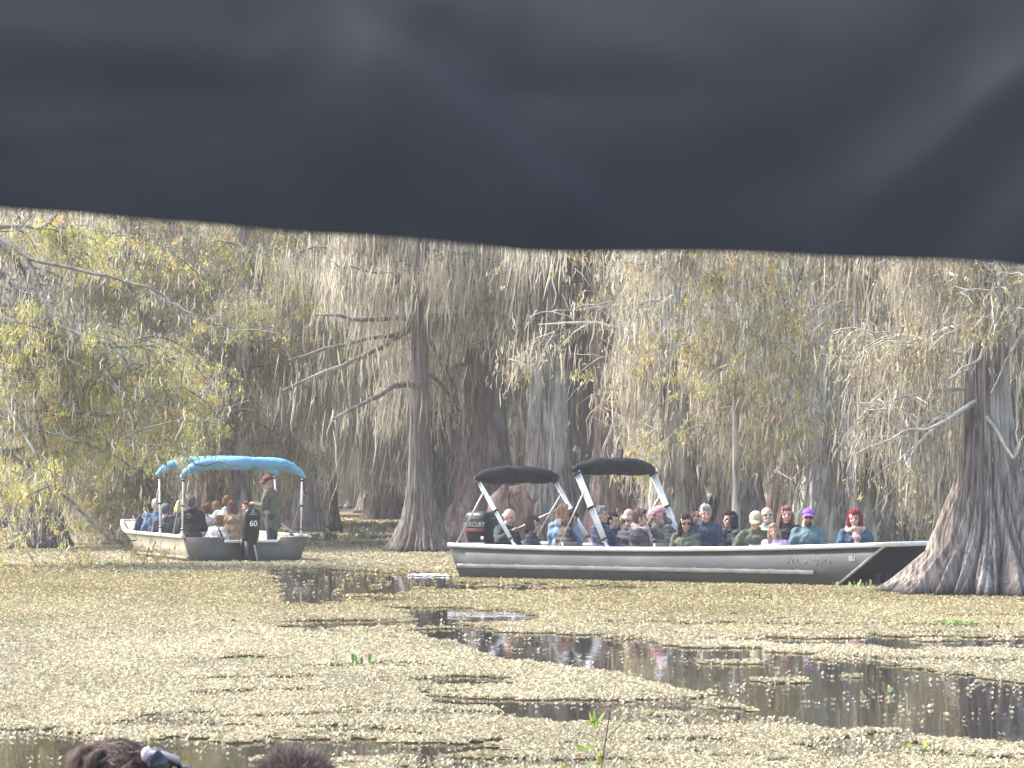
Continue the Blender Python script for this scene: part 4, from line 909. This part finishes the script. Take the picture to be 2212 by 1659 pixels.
P2x("passenger with long brown hair and a tan top beside the outboard", 503, 1080, 1.6, 85, (.42, .28, .18), ('long', (.17, .09, .06)), skin=SK['pale'], sc=.92)
P2x("pale topped passenger leaning low behind the transom", 474, 1112, 1.3, 60, (.58, .57, .56), ('bob', (.20, .12, .07)), skin=SK['pale'], sc=.85, lean=14)
P2x("small brown haired passenger looking back beside the boat driver's hands", 532, 1083, 2.4, -95, (.12, .10, .10), ('bob', (.14, .08, .06)), skin=SK['pink'], sc=.9)
P2x("standing bearded boat driver in olive jacket and dark red cap, hands on the tiller", 579, 1027, .75, 165, (.115, .125, .085), ('capped', (.3, .27, .24)), skin=SK['pink'], stand=True, sc=.97, lean=4, hat=('cap', (.16, .04, .04)), beard=(.55, .52, .48), glasses='dark',
    arms=((.33, .16, .30), (.36, -.02, .31)), curl=1.1, inner=(.5, .51, .55), headyaw=40, pitch=10, bulk=1.12, legs=(.03, .04, .065))
# --- the two heads in front, on the photographer's own boat
F1 = person("person in the foreground with brown hair tied up and sunglasses pushed to the side", (0, 0, 0), 62, (.06, .06, .07), ('bun', (.06, .04, .032)), skin=SK['pale'], head_target=P(255, 1790, 6.6))
F2 = person("person in the foreground with short fuzzy reddish brown hair", (0, 0, 0), 90, (.10, .10, .12), ('fuzzy', (.15, .12, .105)), skin=SK['pale'], head_target=P(650, 1812, 7.0))
flush()
def strands(par, n_, hc, seed, ln, c0=(-.018, 0, .795), rad=(.098, .086, .10), up=.4, w=.0011):
    r_ = np.random.default_rng(seed); v = r_.normal(0, 1, (n_, 3)); v[:, 2] = np.abs(v[:, 2])*1.2 - .4; v /= np.linalg.norm(v, axis=1)[:, None]
    a = v*np.array(rad)*.96 + np.array(c0); d = v*(.25+up) + r_.normal(0, .35, (n_, 3)); d[:, 0] -= .7*(1-up); d -= v*(d*v).sum(1)[:, None]*(1-up)*.95; d /= np.linalg.norm(d, axis=1)[:, None]
    l_ = ln*r_.uniform(.5, 1.3, n_); s = np.cross(d, v + r_.normal(0, .2, (n_, 3))); s /= np.linalg.norm(s, axis=1)[:, None]; s *= w
    b = a + d*l_[:, None]*.5 + v*.004 - v*(l_**2*1.1*(1-up))[:, None]; c = a + d*l_[:, None] + v*(.004 + .012*up) - v*(l_**2*4.5*(1-up))[:, None]
    V = np.stack([a-s, a+s, b+s, b-s, c+s*.4, c-s*.4], 1).reshape(-1, 3); i = np.arange(n_)[:, None]*6
    F = np.vstack([i+np.array([[0, 1, 2, 3]]), i+np.array([[3, 2, 4, 5]])]); col = np.repeat(np.array(hc)*r_.uniform(.4, 1.9, (n_, 1)), 6, 0)
    return npmesh("loose_hair", V, F, M_hairs, par, col=np.clip(col, 0, .8))
h1 = [c for c in F1.children if c.name.startswith("hair")][0]; h2 = [c for c in F2.children if c.name.startswith("hair")][0]
strands(h1, 16000, (.085, .055, .045), 3, .06, up=.0, w=.0010); strands(h1, 2500, (.26, .17, .10), 4, .09, up=.0, c0=(-.03, 0, .75), rad=(.105, .09, .104), w=.0010); strands(h2, 16000, (.24, .195, .175), 5, .026, up=.5, w=.0006)
g = Geo(); x0 = (.02, -.092, .86)
for k, (yy, zz) in enumerate(((-.098, .85), (-.122, .815))):
    g.ell((-.02 + .055*k, yy, zz), (.040, .018, .034))
g.tube([(-.05, -.092, .865), (.02, -.115, .85), (.06, -.13, .80)], .006, 6); g.build("sunglasses", mat("black lens", .12, 0, .6, (.01, .01, .014))[0], F1, True)
g = Geo(); g.tube([(-.055, -.088, .875), (-.02, -.104, .872), (.01, -.120, .86)], .0075, 6); g.ell((-.045, -.088, .872), (.018, .009, .016)); g.build("hair_clip", mat("pale pink glint", .3, 0, .5, (.8, .62, .62))[0], F1, True)  # pale pink piece added as the bright reflection on the sunglasses
# ---------------------------------------------------------------- the black canopy edge hanging before the lens
def canopy():
    Yc = 2.0; sx = Yc/FPX
    ex = [-1400, -700, 0, 180, 350, 550, 800, 1000, 1130, 1300, 1500, 1800, 2000, 2212, 2600, 3400]; ey = [430, 440, 449, 458, 480, 494, 508, 530, 542, 541, 545, 551, 560, 574, 590, 600]
    nu, nv = 420, 170; U = np.linspace(-1400, 3400, nu); Vv = np.concatenate([np.linspace(0, 640, 120), np.linspace(660, 2400, nv-120)])     # U across, Vv up from the edge, in photo units
    UU, VV = np.meshgrid(U, Vv, indexing='ij'); E_ = np.interp(UU, ex, ey) + 3*np.sin(UU/90.) ; PY = E_ - VV
    def ridge(x0, y0, x1, y1, w0, w1, a):
        dx, dy = x1-x0, y1-y0; L = math.hypot(dx, dy); t = ((UU-x0)*dx+(PY-y0)*dy)/L/L; s = ((UU-x0)*dy-(PY-y0)*dx)/L
        w = w0+(w1-w0)*np.clip(t, 0, 1); env = 1/(1+np.exp(-(t)*14))*1/(1+np.exp((t-1)*14)); return a*env*np.exp(-(s/w)**2)
    def fold(x0, y0, x1, y1, w, a, back_=230.):
        dx, dy = x1-x0, y1-y0; L = math.hypot(dx, dy); t = ((UU-x0)*dx+(PY-y0)*dy)/L/L; s = ((UU-x0)*dy-(PY-y0)*dx)/L
        env = 1/(1+np.exp(-t*12))*1/(1+np.exp((t-1)*12)); return a*env/(1+np.exp(np.clip(s/w, -30, 30)))*np.exp(-(np.minimum(s, 0)/back_)**2)
    D = fold(800, 40, 1290, 440, 16, 62) + fold(960, -60, 1700, 150, 34, 40, 200.) + fold(560, 100, 840, 360, 22, 26, 120.) + ridge(600, 60, 860, 330, 60, 40, 9) - ridge(930, 40, 1180, 230, 60, 40, 16) - ridge(-200, 190, 620, 230, 130, 90, 18)
    D += ridge(960, -120, 2300, 200, 90, 90, 14) - ridge(1050, 200, 1500, 190, 40, 60, 12) - ridge(1700, 420, 2120, 60, 90, 90, 24) + ridge(1880, 430, 2260, 120, 50, 50, 16) - ridge(2050, 520, 2330, 200, 70, 60, 24)
    D += ridge(-300, 40, 560, 140, 90, 60, 18) + ridge(-100, 300, 420, 250, 40, 40, 7) + ridge(1250, 330, 1700, 250, 60, 60, 8)
    D += 12*(fbm(UU/420., PY/240., 4, 3)-.5) + 3*(fbm(UU/90., PY/90., 8, 2)-.5)
    X = (UU-CW/2)*sx; Z = CAMZ + (HOR-PY)*sx
    a = VV*sx; back = .0*a + 1.45*a**2      # leans away as it rises and turns over into the roof
    Y = Yc + back - D*sx*.46
    X = (UU-CW/2)/FPX*Y; Z = CAMZ + (HOR-PY)/FPX*Y
    Z = np.where(VV > 640, Z - (VV-640)*sx*.0, Z); Y = np.where(VV > 640, Y + (VV-640)*sx*1.0, Y)
    V1 = np.stack([X, Y, Z], -1).reshape(-1, 3); V2 = V1 + np.array([0, .004, .001])
    i, j = np.meshgrid(np.arange(nu-1), np.arange(nv-1), indexing='ij'); a_ = (i*nv+j).ravel(); F1_ = np.stack([a_, a_+nv, a_+nv+1, a_+1], 1); n_ = nu*nv
    k = np.arange(nu-1)*nv; F3 = np.stack([k, k+n_, k+nv+n_, k+nv], 1)
    V = np.vstack([V1, V2]); F = np.vstack([F1_, F1_[:, ::-1]+n_, F3])
    m_ = noise_mat("black canopy cloth", (.045, .043, .044), (.060, .057, .057), (5, 5, 5), 3, .75, 0, 0)
    e = empty("boat_canopy", (0, 2.0, 1.66)); tag(e, "black cloth canopy edge hanging out of focus across the top of the view", "canopy")
    V = V - np.array([0, 2.0, 1.66]); npmesh("canopy_cloth", V, F, m_, e, smooth=True)
    g = Geo(); pts = V1[np.arange(0, nu, 4)*nv] + np.array([0, .004, .004]) - np.array([0, 2.0, 1.66]); g.tube(pts, .0015, 6); g.build("hem", m_, e, True)
canopy()
# ---------------------------------------------------------------- plants on the water
M_green = leaf_mat("water plant", .4)
def water_plant(label, px, py, size, nblade, col, upright=.7, wid=.25, group=None):
    d = dist_at(py); x = (px-CW/2)/FPX*d; e = empty("water_plant", (x, d, .01)); tag(e, label, "plant", group); Vs, Fs, Cs, off = [], [], [], 0
    for k in range(nblade):
        a = random.uniform(0, 6.28); L = size*random.uniform(.5, 1.1); up = upright*random.uniform(.5, 1.3); w = L*wid*random.uniform(.6, 1.2); o = Vector((random.gauss(0, size*.7), random.gauss(0, size*.5), 0))
        d_ = Vector((math.cos(a), math.sin(a), 0)); s = Vector((-d_.y, d_.x, 0)); pts = []
        for t, wf in ((0, .15), (.35, .55), (.65, 1.0), (.85, .8), (1, .05)):
            c = o + d_*L*t*(1-up*.6) + Vector((0, 0, L*up*(t - .35*t*t))); pts += [c - s*w*wf/2 + Vector((0, 0, .004)), c + s*w*wf/2, ]
        Vs += [tuple(p) for p in pts]; Fs += [(off+2*i, off+2*i+1, off+2*i+3, off+2*i+2) for i in range(4)]; off += 10
        c = np.array(col)*random.uniform(.6, 1.35); Cs += [c]*10
    npmesh("leaves", Vs, Fs, M_green, e, col=np.array(Cs), smooth=True)
    g = Geo(); g.ell((0, 0, .0), (size*.25, size*.25, .015)); g.build("root_crown", M_seat, e); return e
GR = (.20, .34, .08); DG = (.09, .17, .06)
for lab, px, py, s, n_, c, u in (
    ("bright green rosette floating below the bow, nearest the right edge", 2068, 1352, .20, 26, GR, .55), ("pale green plant touching the dark bow of the aluminium boat", 1828, 1274, .17, 14, (.30, .40, .16), 1.1), ("smaller pale sprig just right of the plant at the bow", 1858, 1274, .12, 9, (.28, .38, .16), 1.1),
    ("low green tuft in the weed below the stern half of the bow panel", 1655, 1298, .13, 12, DG, .9), ("thin line of green leaves right of the low tuft", 1692, 1302, .10, 10, GR, .4), ("dark green clump left of the blue canopied boat", 150, 1226, .20, 20, DG, 1.0), ("wide dark green clump by the bow of the blue canopied boat", 235, 1227, .18, 22, DG, .9),
    ("upright dark green pair of leaves in the mid left weed", 778, 1440, .12, 9, (.10, .22, .05), 1.2), ("small dark leaf left of the upright pair", 739, 1450, .08, 5, DG, 1.2), ("small green sprig right of the open lead's tip", 1395, 1352, .10, 8, (.35, .38, .12), 1.0),
    ("tiny pale sprig in the tan weed right of centre", 1856, 1326, .08, 7, (.45, .5, .3), 1.0), ("yellow green leaves at the foot of the photo, right of centre", 1985, 1622, .08, 12, (.36, .42, .06), .7), ("green scrap of leaves by the far left edge", 62, 1440, .06, 7, DG, .9),
    ("low green leaves beside the blue reflection", 545, 1436, .09, 12, (.16, .26, .08), .5), ("small leaf tuft in the cream weed left of centre", 635, 1382, .08, 6, GR, 1.0), ("tiny sprout standing in the open lead", 1503+420, 1497, .06, 5, (.4, .5, .2), 1.3), ("green bits at the left margin of the weed", 60, 1352, .12, 9, (.14, .24, .08), .7),
    ("grassy bank plant at the left edge of the water", 25, 1170, .45, 24, (.26, .38, .08), 1.2), ("tall grass tuft standing in the gap between the boats", 773, 1172, .36, 26, (.22, .28, .11), 1.4), ("leafy green bank right of the blue canopied boat", 690, 1176, .42, 60, (.15, .20, .10), .8), ("green bank below the far trees in the gap", 835, 1150, .5, 50, (.19, .24, .12), .7)):
    water_plant(lab, px, py, s, n_, c, u)
# the sprig of a bush standing up close, at the bottom of the picture
def sprig():
    Y = 17.0; base = P(1290, 1800, Y); e = empty("leafy_sprig", base); tag(e, "thin reddish sprig with bright green leaves standing up in front of the water", "plant")
    M_stem = noise_mat("red stem", (.10, .05, .04), (.2, .11, .08), (9, 9, 9)); L_ = lambda a, b: np.array(P(a, b, Y) - base)
    g = Geo(); g.tube([L_(1290, 1800), L_(1294, 1700), L_(1299, 1659), L_(1308, 1600), L_(1317, 1540), L_(1332, 1470)], [.006, .005, .0045, .004, .003, .0015], 7); g.build("stem", M_stem, e, True)
    for q in (((1302, 1640), (1285, 1600), (1300, 1560), (1318, 1520)), ((1308, 1600), (1345, 1560), (1375, 1535))): g = Geo(); g.tube([L_(*p) for p in q], .002, 5); g.build("twig", M_stem, e, True)
    Vs, Fs, Cs, off = [], [], [], 0
    for (ax, ay, bx, by, w, c) in ((1284, 1573, 1283, 1532, 9, 0), (1284, 1573, 1308, 1535, 9, 0), (1284, 1580, 1272, 1535, 8, 1), (1282, 1565, 1245, 1570, 8, 2), (1268, 1620, 1240, 1608, 13, 0), (1262, 1615, 1292, 1612, 8, 0), (1300, 1660, 1292, 1628, 12, 1), (1288, 1640, 1300, 1615, 8, 1), (1255, 1659, 1300, 1640, 12, 2),
                                   (1215, 1690, 1210, 1640, 9, 1), (1215, 1690, 1230, 1655, 8, 1), (1330, 1570, 1350, 1545, 8, 2), (1330, 1690, 1345, 1650, 12, 2), (1300, 1560, 1262, 1558, 7, 0), (1180, 1690, 1195, 1655, 8, 2)):
        A = Vector(L_(ax, ay)); B = Vector(L_(bx, by)); d = B-A; s = d.cross(Vector((0, 1, 0))).normalized()*(w*Y/FPX*.36); f = Vector((0, random.uniform(-1, 1)*.01, 0)); pts = []
        for t, wf in ((0, .1), (.25, .8), (.5, 1), (.8, .6), (1, .02)): c_ = A + d*t + Vector((0, -.01*math.sin(t*3), 0)); pts += [c_ - s*wf + f*wf, c_ + s*wf - f*wf]
        Vs += [tuple(p) for p in pts]; Fs += [(off+2*i, off+2*i+1, off+2*i+3, off+2*i+2) for i in range(4)]; off += 10
        Cs += [np.array([(.26, .38, .07), (.40, .48, .10), (.32, .35, .2)][c])]*10
    npmesh("leaves", Vs, Fs, M_green, e, col=np.array(Cs), smooth=True)
sprig()
# rotten stump arching behind the outboard, floating log, foam
d = 70.0; e = empty("hollow_stump", ((1095-1106)/FPX*d, d, 0)); tag(e, "pinkish hollow stump arching up behind the white haired man", "stump")
g = Geo(); L_ = lambda a, b, o=0: np.array(P(a, b, d+o)) - np.array(e.location)
for q, r0 in ((((1075, 1165), (1070, 1120), (1072, 1080), (1092, 1062), (1115, 1072), (1122, 1100), (1128, 1165)), .17), (((1085, 1165), (1086, 1110), (1092, 1075), (1100, 1068)), .13), (((1066, 1165), (1062, 1115), (1070, 1085)), .12), (((1100, 1064), (1125, 1060), (1140, 1085), (1143, 1165)), .13)):
    g.tube([L_(a, b, random.uniform(-.1, .1)) for a, b in q], [r0*(1+.12*math.sin(k*2.1)) for k in range(len(q))], 12)
g.build("stump_wood", bark("stump bark", (.16, .10, .085), (.36, .26, .23), (.45, .35, .31)), e, True)
d = dist_at(1172); e = empty("fallen_log", ((815-1106)/FPX*d, d, 0)); tag(e, "dark wet log lying in the weed left of the broad dark cypress", "log")
g = Geo(); g.tube([(-.3, 0, .05), (-.1, .05, .12), (.25, 0, .10), (.5, .1, .06)], [.08, .12, .13, .1], 10); g.build("log_wood", M_bark['brown'], e, True)
d = 55.2; x = (948-1106)/FPX*d; r_ = np.random.default_rng(8); g = Geo()
for k in range(240): g.ell((x+r_.normal(0, .16)*1.7, d+r_.normal(0, .35), .012), (r_.uniform(.01, .035), r_.uniform(.01, .03), r_.uniform(.006, .02)))
tag(g.build("foam", mat("water foam", .5, 0, .4, (.75, .75, .72))[0], None, True), "white froth churned up behind the stern of the aluminium boat", "foam", kind="stuff")
